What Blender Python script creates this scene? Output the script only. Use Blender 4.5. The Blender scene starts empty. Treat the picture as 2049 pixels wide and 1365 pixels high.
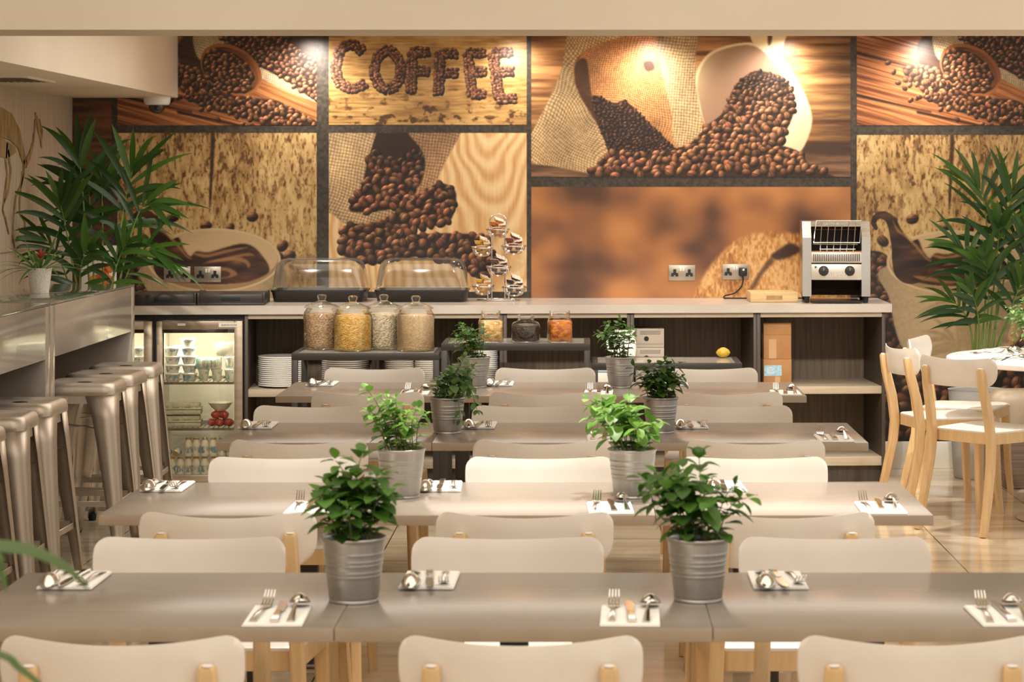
import bpy, bmesh, math, random
import numpy as np
from mathutils import Vector, Matrix, Euler

SC = bpy.context.scene
COL = SC.collection
# ------------------------------------------------------------------ camera: level, shifted lens, eye height 1.57 m, looking along +Y
EYE, FPX, VX, VY = 1.57, 4700.0, 1172.0, 365.0
cam_data = bpy.data.cameras.new('camera'); cam = bpy.data.objects.new('camera', cam_data); COL.objects.link(cam)
cam.location = (0, 0, EYE); cam.rotation_euler = (math.pi / 2, 0, 0)
cam_data.sensor_fit = 'HORIZONTAL'; cam_data.sensor_width = 36.0; cam_data.lens = FPX / 2049 * 36
cam_data.shift_x = (1024.5 - VX) / 2049; cam_data.shift_y = (VY - 682.5) / 2049
cam_data.clip_start = 0.05; cam_data.clip_end = 60
cam_data.dof.use_dof = True; cam_data.dof.focus_distance = 9.6; cam_data.dof.aperture_fstop = 10.0
SC.camera = cam
vs = SC.view_settings
SC.display_settings.display_device = 'sRGB'
vs.view_transform = 'Standard'; vs.look = 'None'; vs.gamma = 1.0; vs.use_curve_mapping = False
vs.exposure = 0.92
SC.cycles.max_bounces = 10; SC.cycles.diffuse_bounces = 5; SC.cycles.glossy_bounces = 5
SC.cycles.transmission_bounces = 6; SC.cycles.transparent_max_bounces = 24
SC.cycles.caustics_reflective = False; SC.cycles.caustics_refractive = False
SC.cycles.sample_clamp_indirect = 6.0; SC.cycles.use_denoising = True

# ------------------------------------------------------------------ light: dim warm surroundings, added ceiling fill, downlights, added fill spots
world = bpy.data.worlds.new('surroundings'); SC.world = world; world.use_nodes = True
world.node_tree.nodes['Background'].inputs[0].default_value = (1.0, .95, .87, 1)
world.node_tree.nodes['Background'].inputs[1].default_value = 0.46
WARM = (1.0, .93, .83)
def area_light(name, loc, sx, sy, power, color=WARM, rot=(0, 0, 0)):
    l = bpy.data.lights.new(name, 'AREA'); l.shape = 'RECTANGLE'; l.size = sx; l.size_y = sy; l.energy = power; l.color = color
    o = bpy.data.objects.new(name, l); o.location = loc; o.rotation_euler = rot; COL.objects.link(o); return o
def spot(name, loc, power, deg, blend=.6, radius=.035, aim=None, color=WARM):
    l = bpy.data.lights.new(name, 'SPOT'); l.energy = power; l.spot_size = math.radians(deg); l.spot_blend = blend; l.shadow_soft_size = radius; l.color = color
    o = bpy.data.objects.new(name, l); o.location = loc; COL.objects.link(o)
    if aim is not None:
        o.rotation_euler = (Vector(aim) - Vector(loc)).to_track_quat('-Z', 'Y').to_euler()
    return o
area_light('ceiling_fill_light', (0.0, 3.2, 2.62), 4.4, 4.6, 50)  # unseen area lights under the ceiling, added as soft overall fill
area_light('ceiling_fill_light', (0.1, 10.4, 2.36), 4.0, 2.6, 34)
for (x, y, p) in ((-.55, 6.22, 105), (.14, 6.26, 118), (.88, 6.12, 120), (.40, 7.0, 16), (-.6, 9.4, 15), (.3, 9.5, 15), (1.75, 11.2, 80), (2.3, 10.4, 28), (-1.4, 11.0, 12), (-.2, 11.4, 12), (.9, 11.5, 12)):
    spot('table_downlight', (x, y, 2.36 if y > 8.4 else 2.6), p, 62 if y > 6.9 else 48, .7, .04)
for x in (-1.95, -1.1, -.2, .7, 1.5):
    spot('counter_fill_spot', (x, 9.3, 2.34), 95, 36, 1.0, .05, (x + .1, 12.1, .62))  # spots without fixtures, added to brighten the plates and cabinet fronts
for x in (-1.6, .2, 1.9):
    spot('beam_fill_spot', (x, 6.3, 2.62), 15, 110, 1.0, .06, (x, 8.0, 2.36))  # added spots with no fixture, there only to lift the beam face
MURAL_LAMPS = [(615, 27), (1027, 12), (1305, 16), (1580, 23), (1855, 26)]
for (px, p) in MURAL_LAMPS:
    spot('mural_downlight', ((px - VX) * 12.72 / FPX, 12.72, 2.345), p, 150, 1.0, .06, ((px - VX) * 12.72 / FPX, 12.9, 1.75))

# ------------------------------------------------------------------ helpers
def P(px, py, y):                    # where a ray through the photograph reaches depth y
    return ((px - VX) * y / FPX, y, EYE - (py - VY) * y / FPX)
def PX(px, y): return (px - VX) * y / FPX
def PZ(py, y): return EYE - (py - VY) * y / FPX

class MB:
    """collects faces, then links them as ONE mesh object"""
    def __init__(s): s.v = []; s.f = []; s.m = []; s.cur = 0; s.uv = None
    def add(s, vs_, fs):
        k = len(s.v); s.v += [tuple(p) for p in vs_]; s.f += [tuple(i + k for i in f) for f in fs]; s.m += [s.cur] * len(fs); return s
    def box(s, x0, x1, y0, y1, z0, z1, b=0.0, seg=2, M=None):
        if b <= 0:
            vv = [(x, y, z) for z in (z0, z1) for y in (y0, y1) for x in (x0, x1)]
            ff = [(0, 2, 3, 1), (4, 5, 7, 6), (0, 1, 5, 4), (2, 6, 7, 3), (0, 4, 6, 2), (1, 3, 7, 5)]
        else:
            bm = bmesh.new(); bmesh.ops.create_cube(bm, size=1.0)
            for w in bm.verts: w.co = ((x0 + x1) / 2 + w.co.x * (x1 - x0), (y0 + y1) / 2 + w.co.y * (y1 - y0), (z0 + z1) / 2 + w.co.z * (z1 - z0))
            bmesh.ops.bevel(bm, geom=list(bm.edges), offset=b, segments=seg, profile=.5, affect='EDGES')
            bm.verts.index_update(); vv = [tuple(w.co) for w in bm.verts]; ff = [tuple(w.index for w in f.verts) for f in bm.faces]; bm.free()
        if M is not None: vv = [tuple(M @ Vector(p)) for p in vv]
        return s.add(vv, ff)
    def lathe(s, prof, n=24, c=(0, 0, 0), cap0=True, cap1=True, M=None):
        vv = []; ff = []
        for (r, z) in prof:
            for i in range(n):
                a = 2 * math.pi * i / n; vv.append((c[0] + r * math.cos(a), c[1] + r * math.sin(a), c[2] + z))
        for j in range(len(prof) - 1):
            for i in range(n):
                k = (i + 1) % n; ff.append((j * n + i, j * n + k, (j + 1) * n + k, (j + 1) * n + i))
        if cap0: ff.append(tuple(range(n - 1, -1, -1)))
        if cap1: ff.append(tuple((len(prof) - 1) * n + i for i in range(n)))
        if M is not None: vv = [tuple(M @ Vector(p)) for p in vv]
        return s.add(vv, ff)
    def sweep(s, pts, prof, up=(0, 0, 1), closed=False, cap=True):
        """prof: function(t)->list of (a,b) offsets along side and normal, or a fixed list"""
        pts = [Vector(p) for p in pts]; n = len(pts); vv = []; ff = []; up = Vector(up); m = None
        for i in range(n):
            if closed: d = pts[(i + 1) % n] - pts[i - 1]
            else: d = pts[min(n - 1, i + 1)] - pts[max(0, i - 1)]
            d.normalize(); side = d.cross(up)
            if side.length < 1e-4: side = d.cross(Vector((0, 1, 0)))
            side.normalize(); nr = side.cross(d)
            q = prof(i / (n - 1)) if callable(prof) else prof
            m = len(q); vv += [tuple(pts[i] + side * a + nr * b) for a, b in q]
        for j in range(n if closed else n - 1):
            jn = (j + 1) % n
            for i in range(m): ff.append((j * m + i, j * m + (i + 1) % m, jn * m + (i + 1) % m, jn * m + i))
        if cap and not closed: ff.append(tuple(range(m - 1, -1, -1))); ff.append(tuple((n - 1) * m + i for i in range(m)))
        return s.add(vv, ff)
    def tube(s, pts, r, n=8, closed=False, up=(0, 0, 1)):
        def pr(t):
            q = r(t) if callable(r) else r
            return [(q * math.cos(2 * math.pi * i / n), q * math.sin(2 * math.pi * i / n)) for i in range(n)]
        return s.sweep(pts, pr, up, closed)
    def bar(s, pts, w, h, up=(0, 0, 1), ch=0.0):
        def pr(t):
            a = (w(t) if callable(w) else w) / 2; b = (h(t) if callable(h) else h) / 2; c = ch
            return [(-a + c, -b), (a - c, -b), (a, -b + c), (a, b - c), (a - c, b), (-a + c, b), (-a, b - c), (-a, -b + c)] if c else [(-a, -b), (a, -b), (a, b), (-a, b)]
        return s.sweep(pts, pr, up)
    def prism(s, poly, z0, z1, M=None):
        n = len(poly); vv = [(x, y, z0) for x, y in poly] + [(x, y, z1) for x, y in poly]
        ff = [tuple(range(n - 1, -1, -1)), tuple(range(n, 2 * n))] + [(i, (i + 1) % n, n + (i + 1) % n, n + i) for i in range(n)]
        if M is not None: vv = [tuple(M @ Vector(p)) for p in vv]
        return s.add(vv, ff)
    def grid(s, fn, nu, nv):
        vv = [fn(i / (nu - 1), j / (nv - 1)) for j in range(nv) for i in range(nu)]
        ff = [(j * nu + i, j * nu + i + 1, (j + 1) * nu + i + 1, (j + 1) * nu + i) for j in range(nv - 1) for i in range(nu - 1)]
        return s.add(vv, ff)
    def ball(s, c, rx, ry, rz, n=12, k=8):
        prof = [(max(1e-4, math.sin(math.pi * j / k)), -math.cos(math.pi * j / k)) for j in range(k + 1)]
        return s.lathe(prof, n, (0, 0, 0), True, True, Matrix.Translation(c) @ Matrix.Diagonal((rx, ry, rz, 1)))
    def mesh(s, name, mats, ang=38):
        me = bpy.data.meshes.new(name); me.from_pydata(s.v, [], s.f)
        mats = mats if isinstance(mats, (list, tuple)) else [mats]
        for m in mats: me.materials.append(m)
        me.polygons.foreach_set('material_index', s.m); me.polygons.foreach_set('use_smooth', [True] * len(s.f))
        me.update(); me.set_sharp_from_angle(angle=math.radians(ang))
        return me
    def build(s, name, mats, parent=None, ang=38, loc=None):
        o = bpy.data.objects.new(name, s.mesh(name, mats, ang)); COL.objects.link(o)
        if parent is not None: o.parent = parent
        if loc is not None: o.location = loc
        return o

def tag(o, label, cat, group=None):
    o['label'] = label; o['category'] = cat
    if group: o['group'] = group
    elif 'group' in o.keys(): del o['group']
    return o
def thing(name, label, cat, loc=(0, 0, 0), rz=0.0, group=None):
    o = bpy.data.objects.new(name, None); o.empty_display_size = .05; COL.objects.link(o)
    o.location = loc; o.rotation_euler = (0, 0, rz); return tag(o, label, cat, group)
def struct(o): o['kind'] = 'structure'; return o
def dup(o, loc=None, rz=None, label=None, group=None, parent=None):
    c = o.copy(); COL.objects.link(c)
    if parent is not None: c.parent = parent
    if loc is not None: c.location = loc
    if rz is not None: c.rotation_euler = (0, 0, rz)
    if label: c['label'] = label
    if group: c['group'] = group
    for ch in list(o.children): dup(ch, parent=c)
    return c
def text_mesh(body, size, extrude=.0006, spacing=1.0, align='CENTER'):
    cu = bpy.data.curves.new('lettering', 'FONT'); cu.body = body; cu.size = size; cu.extrude = extrude; cu.align_x = align; cu.align_y = 'CENTER'; cu.space_character = spacing; cu.resolution_u = 3
    t = bpy.data.objects.new('lettering', cu); COL.objects.link(t)
    me = bpy.data.meshes.new_from_object(t.evaluated_get(bpy.context.evaluated_depsgraph_get()))
    bpy.data.objects.remove(t); return me
def lettering(body, size, mat, parent, loc, rot=(math.pi / 2, 0, 0), extrude=.0006, spacing=1.0, name='lettering'):
    me = text_mesh(body, size, extrude, spacing); me.materials.clear(); me.materials.append(mat)
    o = bpy.data.objects.new(name, me); COL.objects.link(o); o.parent = parent; o.location = loc; o.rotation_euler = rot; return o

# ------------------------------------------------------------------ materials
def lin(c):
    c = [x / 255. for x in c]
    return tuple(x / 12.92 if x <= .04045 else ((x + .055) / 1.055) ** 2.4 for x in c) + (1,)
def mat(name, rgb, rough=.5, metal=0.0, spec=.5, coat=0.0, sub=0.0):
    m = bpy.data.materials.new(name); m.use_nodes = True; b = m.node_tree.nodes['Principled BSDF']
    b.inputs['Base Color'].default_value = lin(rgb); b.inputs['Roughness'].default_value = rough; b.inputs['Metallic'].default_value = metal
    b.inputs['Specular IOR Level'].default_value = spec; b.inputs['Coat Weight'].default_value = coat; b.inputs['Coat Roughness'].default_value = .06
    m.diffuse_color = lin(rgb); return m
def nd(m, t, **kw):
    n = m.node_tree.nodes.new(t)
    for k, v in kw.items(): setattr(n, k, v)
    return n
def lk(m, a, b): m.node_tree.links.new(a, b)
def bsdf(m): return m.node_tree.nodes['Principled BSDF']
def mottle(m, rgb2, scale=(8, 8, 8), detail=3, lo=.35, hi=.65, coord='Object', bump=0.0, rough=None):
    """second colour mixed in by stretched noise"""
    tc = nd(m, 'ShaderNodeTexCoord'); mp = nd(m, 'ShaderNodeMapping'); mp.inputs['Scale'].default_value = scale
    nz = nd(m, 'ShaderNodeTexNoise'); nz.inputs['Scale'].default_value = 1.0; nz.inputs['Detail'].default_value = detail
    cr = nd(m, 'ShaderNodeValToRGB'); b = bsdf(m)
    cr.color_ramp.elements[0].position = lo; cr.color_ramp.elements[1].position = hi
    cr.color_ramp.elements[0].color = b.inputs['Base Color'].default_value[:]; cr.color_ramp.elements[1].color = lin(rgb2)
    lk(m, tc.outputs[coord], mp.inputs[0]); lk(m, mp.outputs[0], nz.inputs['Vector']); lk(m, nz.outputs[0], cr.inputs[0]); lk(m, cr.outputs[0], b.inputs['Base Color'])
    if bump:
        bp = nd(m, 'ShaderNodeBump'); bp.inputs['Strength'].default_value = bump; bp.inputs['Distance'].default_value = .004
        lk(m, nz.outputs[0], bp.inputs['Height']); lk(m, bp.outputs[0], b.inputs['Normal'])
    if rough:
        mr = nd(m, 'ShaderNodeMapRange'); mr.inputs[3].default_value = rough[0]; mr.inputs[4].default_value = rough[1]
        lk(m, nz.outputs[0], mr.inputs[0]); lk(m, mr.outputs[0], b.inputs['Roughness'])
    return m
def thin_glass(name, tint=(250, 252, 248), refl=1.0, rough=.02, haze=0.0):
    m = bpy.data.materials.new(name); m.use_nodes = True; nt = m.node_tree; nt.nodes.remove(bsdf(m))
    out = nt.nodes['Material Output']; tr = nd(m, 'ShaderNodeBsdfTransparent'); gl = nd(m, 'ShaderNodeBsdfGlossy'); mx = nd(m, 'ShaderNodeMixShader')
    lw = nd(m, 'ShaderNodeLayerWeight'); lw.inputs[0].default_value = .28; mu = nd(m, 'ShaderNodeMath', operation='MULTIPLY_ADD'); mu.inputs[1].default_value = refl * .75; mu.inputs[2].default_value = .035 * refl; mu.use_clamp = True
    tr.inputs[0].default_value = lin(tint); gl.inputs['Roughness'].default_value = rough; gl.inputs[0].default_value = (1, 1, 1, 1)
    lk(m, lw.outputs['Fresnel'], mu.inputs[0]); lk(m, mu.outputs[0], mx.inputs[0]); lk(m, tr.outputs[0], mx.inputs[1]); lk(m, gl.outputs[0], mx.inputs[2])
    last = mx
    if haze:
        df = nd(m, 'ShaderNodeBsdfDiffuse'); df.inputs[0].default_value = (.9, .9, .88, 1); m2 = nd(m, 'ShaderNodeMixShader'); m2.inputs[0].default_value = haze
        lk(m, mx.outputs[0], m2.inputs[1]); lk(m, df.outputs[0], m2.inputs[2]); last = m2
    lk(m, last.outputs[0], out.inputs[0]); m.diffuse_color = (.8, .9, .9, .3); return m
def glow(name, rgb, strength):
    m = bpy.data.materials.new(name); m.use_nodes = True; b = bsdf(m)
    b.inputs['Base Color'].default_value = lin(rgb); b.inputs['Emission Color'].default_value = lin(rgb); b.inputs['Emission Strength'].default_value = strength; return m
def leafmat(name, rgb, rgb2, rough=.42, trans=.25):
    m = mat(name, rgb, rough); b = bsdf(m); g = nd(m, 'ShaderNodeNewGeometry'); cr = nd(m, 'ShaderNodeValToRGB')
    cr.color_ramp.elements[0].color = lin(rgb); cr.color_ramp.elements[1].color = lin(rgb2)
    lk(m, g.outputs['Random Per Island'], cr.inputs[0]); lk(m, cr.outputs[0], b.inputs['Base Color'])
    tl = nd(m, 'ShaderNodeBsdfTranslucent'); mx = nd(m, 'ShaderNodeMixShader'); mx.inputs[0].default_value = trans
    hs = nd(m, 'ShaderNodeHueSaturation'); hs.inputs['Value'].default_value = 1.5; lk(m, cr.outputs[0], hs.inputs['Color']); lk(m, hs.outputs[0], tl.inputs[0])
    lk(m, b.outputs[0], mx.inputs[1]); lk(m, tl.outputs[0], mx.inputs[2]); lk(m, mx.outputs[0], m.node_tree.nodes['Material Output'].inputs[0]); return m

white_plastic = mottle(mat('white plastic', (226, 219, 211), .34), (232, 226, 218), (6, 6, 6))
beech = mottle(mat('beech', (208, 174, 126), .42), (222, 190, 144), (40, 40, 5), 4)
table_lam = mottle(mat('grey beige laminate', (134, 124, 114), .24), (142, 132, 122), (3, 90, 3), 3, .3, .7)
table_edge = mottle(mat('table edge band', (160, 144, 126), .4), (168, 153, 136), (10, 3, 3))
steel_plate = mottle(mat('brushed steel', (196, 192, 186), .28, 1.0), (170, 166, 160), (60, 4, 4))
dark_post = mat('dark painted post', (52, 46, 40), .4)
galv = mottle(mat('galvanised steel', (206, 204, 200), .34, 1.0), (168, 166, 162), (14, 14, 5), 3, .3, .7, rough=(.26, .46))
stool_metal = mottle(mat('raw gunmetal steel', (216, 206, 194), .45, .88), (196, 186, 174), (10, 10, 4), 3, .3, .7, rough=(.38, .54))
soil = mottle(mat('potting soil', (70, 44, 28), .9), (118, 70, 44), (90, 90, 90), 3, bump=.6)
stem_green = mat('green stem', (96, 112, 58), .6)
herb_leaf = leafmat('herb leaf', (54, 92, 30), (94, 140, 54), .45, .3)
palm_leaf = leafmat('palm leaf', (32, 64, 28), (76, 112, 40), .32, .2)
black = mat('black plastic', (30, 28, 26), .4)
rubber = mat('black rubber', (22, 21, 20), .7)
napkin_white = mottle(mat('paper napkin', (244, 242, 236), .85), (250, 248, 244), (30, 30, 30), bump=.15)
cutlery_steel = mat('polished steel', (214, 210, 204), .12, 1.0)
china = mat('white china', (240, 238, 232), .12, coat=.4)
jar_glass = thin_glass('jar glass', (250, 250, 246), .9, .03)
clear_plastic = thin_glass('clear polycarbonate', (248, 248, 246), 1.0, .08, .02)
pane_glass = thin_glass('door pane', (244, 240, 232), .8, .02)
chrome = mat('chrome wire', (226, 224, 220), .08, 1.0)
# ------------------------------------------------------------------ the printed picture on the wall paper (numpy, drawn in code)
MX0, MX1, MY0, MY1 = 145, 2140, 71, 884          # print size, one printed dot per unit

def noise(h, w, sy, sx, seed):
    r = np.random.RandomState(seed)
    gh, gw = int(h / sy) + 3, int(w / sx) + 3
    g = r.rand(gh, gw)
    y = np.arange(h) / sy; x = np.arange(w) / sx
    yi = y.astype(int); xi = x.astype(int)
    fy = y - yi; fx = x - xi
    fy = (fy * fy * (3 - 2 * fy))[:, None]; fx = (fx * fx * (3 - 2 * fx))[None, :]
    a = g[yi][:, xi]; b = g[yi][:, xi + 1]; c = g[yi + 1][:, xi]; d = g[yi + 1][:, xi + 1]
    return (a * (1 - fx) + b * fx) * (1 - fy) + (c * (1 - fx) + d * fx) * fy

def fbm(h, w, sy, sx, seed, o=4):
    t = np.zeros((h, w)); amp = 1.0; tot = 0
    for k in range(o):
        t += amp * noise(h, w, max(1.0, sy / 2 ** k), max(1.0, sx / 2 ** k), seed + 17 * k); tot += amp; amp *= .55
    return t / tot

def ramp(t, *stops):
    xs = [s[0] for s in stops]
    return np.stack([np.interp(t, xs, [s[1][c] for s in stops]) for c in range(3)], -1)

def smooth(pts, k=6):
    p = np.array(pts, float); n = len(p); out = []
    for i in range(n):
        a, b, c, d = p[i - 1], p[i], p[(i + 1) % n], p[(i + 2) % n]
        for j in range(k):
            t = j / k
            out.append(.5 * (2 * b + (c - a) * t + (2 * a - 5 * b + 4 * c - d) * t * t + (3 * b - a - 3 * c + d) * t ** 3))
    return np.array(out)

def blur(m, r):
    for _ in range(2):
        for ax in (0, 1):
            k = 2 * r + 1
            pad = [(0, 0)] * m.ndim; pad[ax] = (r + 1, r)
            c = np.cumsum(np.pad(m, pad, mode='edge'), axis=ax)
            n = m.shape[ax]
            hi = np.take(c, np.arange(k, k + n), axis=ax); lo = np.take(c, np.arange(0, n), axis=ax)
            m = (hi - lo) / k
    return m

def polymask(h, w, pts, curve=True, soft=1):
    p = smooth(pts) if curve else np.array(pts, float)
    yy = np.arange(h)[:, None] + .5; xx = np.arange(w)[None, :] + .5
    ins = np.zeros((h, w), bool)
    for i in range(len(p)):
        x0, y0 = p[i - 1]; x1, y1 = p[i]
        if y0 == y1: continue
        c = ((y0 > yy) != (y1 > yy))
        ins ^= c & (xx < (x1 - x0) * (yy - y0) / (y1 - y0) + x0)
    m = ins.astype(float)
    return blur(m, soft) if soft else m

def ellmask(h, w, cx, cy, a, b, th=0., soft=1.5):
    y = np.arange(h)[:, None] - cy; x = np.arange(w)[None, :] - cx
    c, s = math.cos(th), math.sin(th)
    r = np.sqrt(((x * c + y * s) / a) ** 2 + ((-x * s + y * c) / b) ** 2)
    return np.clip((1 - r) * min(a, b) / soft + .5, 0, 1)

def lay(img, col, m):
    img += (np.asarray(col, float) - img) * m[..., None]

def weave(h, w, s, seed, lo=(96, 70, 42), hi=(205, 172, 122), rot=0.3, amp=14):
    y = np.arange(h)[:, None] + amp * (noise(h, w, 60, 60, seed) - .5); x = np.arange(w)[None, :] + amp * (noise(h, w, 60, 60, seed + 1) - .5)
    c, q = math.cos(rot), math.sin(rot)
    u = (x * c + y * q) / s; v = (-x * q + y * c) / s
    a = np.abs(np.sin(math.pi * u)); b = np.abs(np.sin(math.pi * v))
    over = ((np.floor(u) + np.floor(v)) % 2)
    t = np.where(over > 0, a ** .6 * (.55 + .45 * b), b ** .6 * (.55 + .45 * a))
    t = t * .75 + .25 * noise(h, w, 3, 3, seed + 2)
    sh = .72 + .5 * fbm(h, w, 70, 60, seed + 3, 3)
    return ramp(t, (0, lo), (.45, tuple((np.array(lo) + hi) / 2)), (.9, hi)) * sh[..., None]

def bean(img, cx, cy, a, b, th, col, rs, crease=True, soft=1.2):
    h, w, _ = img.shape
    R = int(a + 3)
    x0, x1, y0, y1 = max(0, int(cx) - R), min(w, int(cx) + R + 1), max(0, int(cy) - R), min(h, int(cy) + R + 1)
    if x1 <= x0 or y1 <= y0: return
    y = np.arange(y0, y1)[:, None] - cy; x = np.arange(x0, x1)[None, :] - cx
    c, s = math.cos(th), math.sin(th)
    u = (x * c + y * s) / a; v = (-x * s + y * c) / b
    r2 = u * u + v * v
    m = np.clip((1 - np.sqrt(r2)) * b / soft + .4, 0, 1)
    z = np.sqrt(np.clip(1 - r2, 0, 1))
    nx = u * c / a * b - v * s; ny = u * s / a * b + v * c
    lam = np.clip(.42 * z - .38 * nx - .62 * ny, 0, 1)
    spec = np.clip((.55 * z - .45 * nx - .7 * ny), 0, 1) ** 7
    sh = .22 + 1.05 * lam
    if crease:
        d = np.abs(v - .12 * np.sin(2.6 * u) - rs.uniform(-.15, .15))
        sh = sh * (1 - .75 * np.clip(1 - d / .13, 0, 1) * (np.abs(u) < .92))
        sh = sh + .25 * np.clip(1 - np.abs(d - .22) / .1, 0, 1) * z
    rgb = np.asarray(col)[None, None] * sh[..., None] + np.array([120, 95, 75.]) * spec[..., None] * .8
    img[y0:y1, x0:x1] += (rgb - img[y0:y1, x0:x1]) * m[..., None]

def heap(img, mask, size, seed, col=(130, 78, 48), under=(38, 22, 14), dens=.62, dark=None, thr=.5):
    """beans lying thickly wherever mask is set, lower ones lapping over the upper ones"""
    rs = np.random.RandomState(seed)
    h, w, _ = img.shape
    if under is not None: lay(img, under, mask)
    y = 0.
    while y < h:
        sz = size(y) if callable(size) else size
        x = rs.uniform(0, sz)
        while x < w:
            px, py = x + rs.uniform(-.3, .3) * sz, y + rs.uniform(-.4, .4) * sz
            ix, iy = int(px), int(py)
            if 0 <= ix < w and 0 <= iy < h and mask[iy, ix] > thr:
                k = rs.uniform(.65, 1.25) * (1 if dark is None else dark(px, py))
                c = np.array(col) * k * (1 + rs.uniform(-.06, .06, 3))
                a = sz * rs.uniform(.58, .72)
                bean(img, px, py, a, a * rs.uniform(.66, .82), rs.uniform(0, math.pi), c, rs, rs.rand() < .45)
            x += sz * (1 / dens) * .78
        y += sz * .62

def planks(h, w, seed, lo, hi, slope=0., sy=3, sx=90):
    x = np.arange(w)[None, :]; y = np.arange(h)[:, None]
    base = fbm(h + int(abs(slope) * w) + 4, w, sy, sx, seed, 3)
    yi = np.clip((y + (slope < 0) * abs(slope) * w + (-slope) * x + (slope > 0) * slope * w).astype(int), 0, base.shape[0] - 1)
    t = base[yi, np.broadcast_to(x, yi.shape)]
    t = np.clip((t - .5) * 1.9 + .5, 0, 1)
    return ramp(t, (0, lo), (1, hi))

def pic_scoop(h=180, w=426):
    img = planks(h, w, 3, (92, 48, 26), (196, 128, 78), .27, 3.5, 120)
    for (xa, ya, xb, yb) in ((-4, 30, 170, 78), (-4, 116, 150, 152), (120, 150, 260, 182)):
        lay(img, (46, 26, 18), polymask(h, w, [(xa, ya), (xb, yb), (xb, yb + 3), (xa, ya + 6)], False))
    lay(img, (40, 28, 22), polymask(h, w, [(150, -5), (430, -5), (430, 40), (330, 60), (230, 60), (170, 90), (130, 70)]) * .8)
    wv = weave(h, w, 4, 5, (110, 90, 66), (206, 184, 148))
    lay(img, wv, polymask(h, w, [(154, -9), (199, -9), (216, 22), (196, 46), (172, 52), (156, 34)]))
    lay(img, wv, polymask(h, w, [(265, 50), (300, 60), (350, 92), (430, 122), (430, 160), (330, 122), (280, 104)]))
    up = polymask(h, w, [(199, -20), (330, -20), (352, 20), (430, 70), (430, 140), (390, 126), (336, 90), (271, 54), (228, 24)])
    heap(img, up, 9.5, 11, (122, 78, 54), (44, 30, 22))
    rs = np.random.RandomState(2)
    low = polymask(h, w, [(92, 66), (140, 62), (178, 80), (214, 116), (280, 126), (340, 136), (430, 182), (430, 186), (330, 186), (262, 168), (196, 150), (150, 132), (120, 100)])
    heap(img, low, 11, 13, (140, 90, 60), (52, 30, 18), .66)
    for k in range(46):
        x, y = rs.uniform(60, 340), 0
        y = 60 + (x - 60) * .36 + rs.uniform(-8, 60)
        bean(img, x, y, 6.5, 4.8, rs.uniform(0, 3), np.array((122, 74, 46)) * rs.uniform(.7, 1.2), rs)
    hd = polymask(h, w, [(258, 84), (282, 84), (330, 108), (430, 150), (430, 186), (400, 172), (320, 130), (262, 116)])
    lay(img, planks(h, w, 8, (120, 70, 38), (186, 122, 72), .42, 4, 70), hd)
    lay(img, (150, 92, 52), ellmask(h, w, 227, 68, 66, 46, .55))
    lay(img, (70, 40, 24), ellmask(h, w, 226, 69, 60, 40, .55))
    lay(img, (124, 72, 38), ellmask(h, w, 240, 66, 52, 34, .55) * .7)
    heap(img, ellmask(h, w, 220, 71, 55, 37, .55), 10, 21, (140, 90, 60), (44, 26, 16))
    return img

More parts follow.
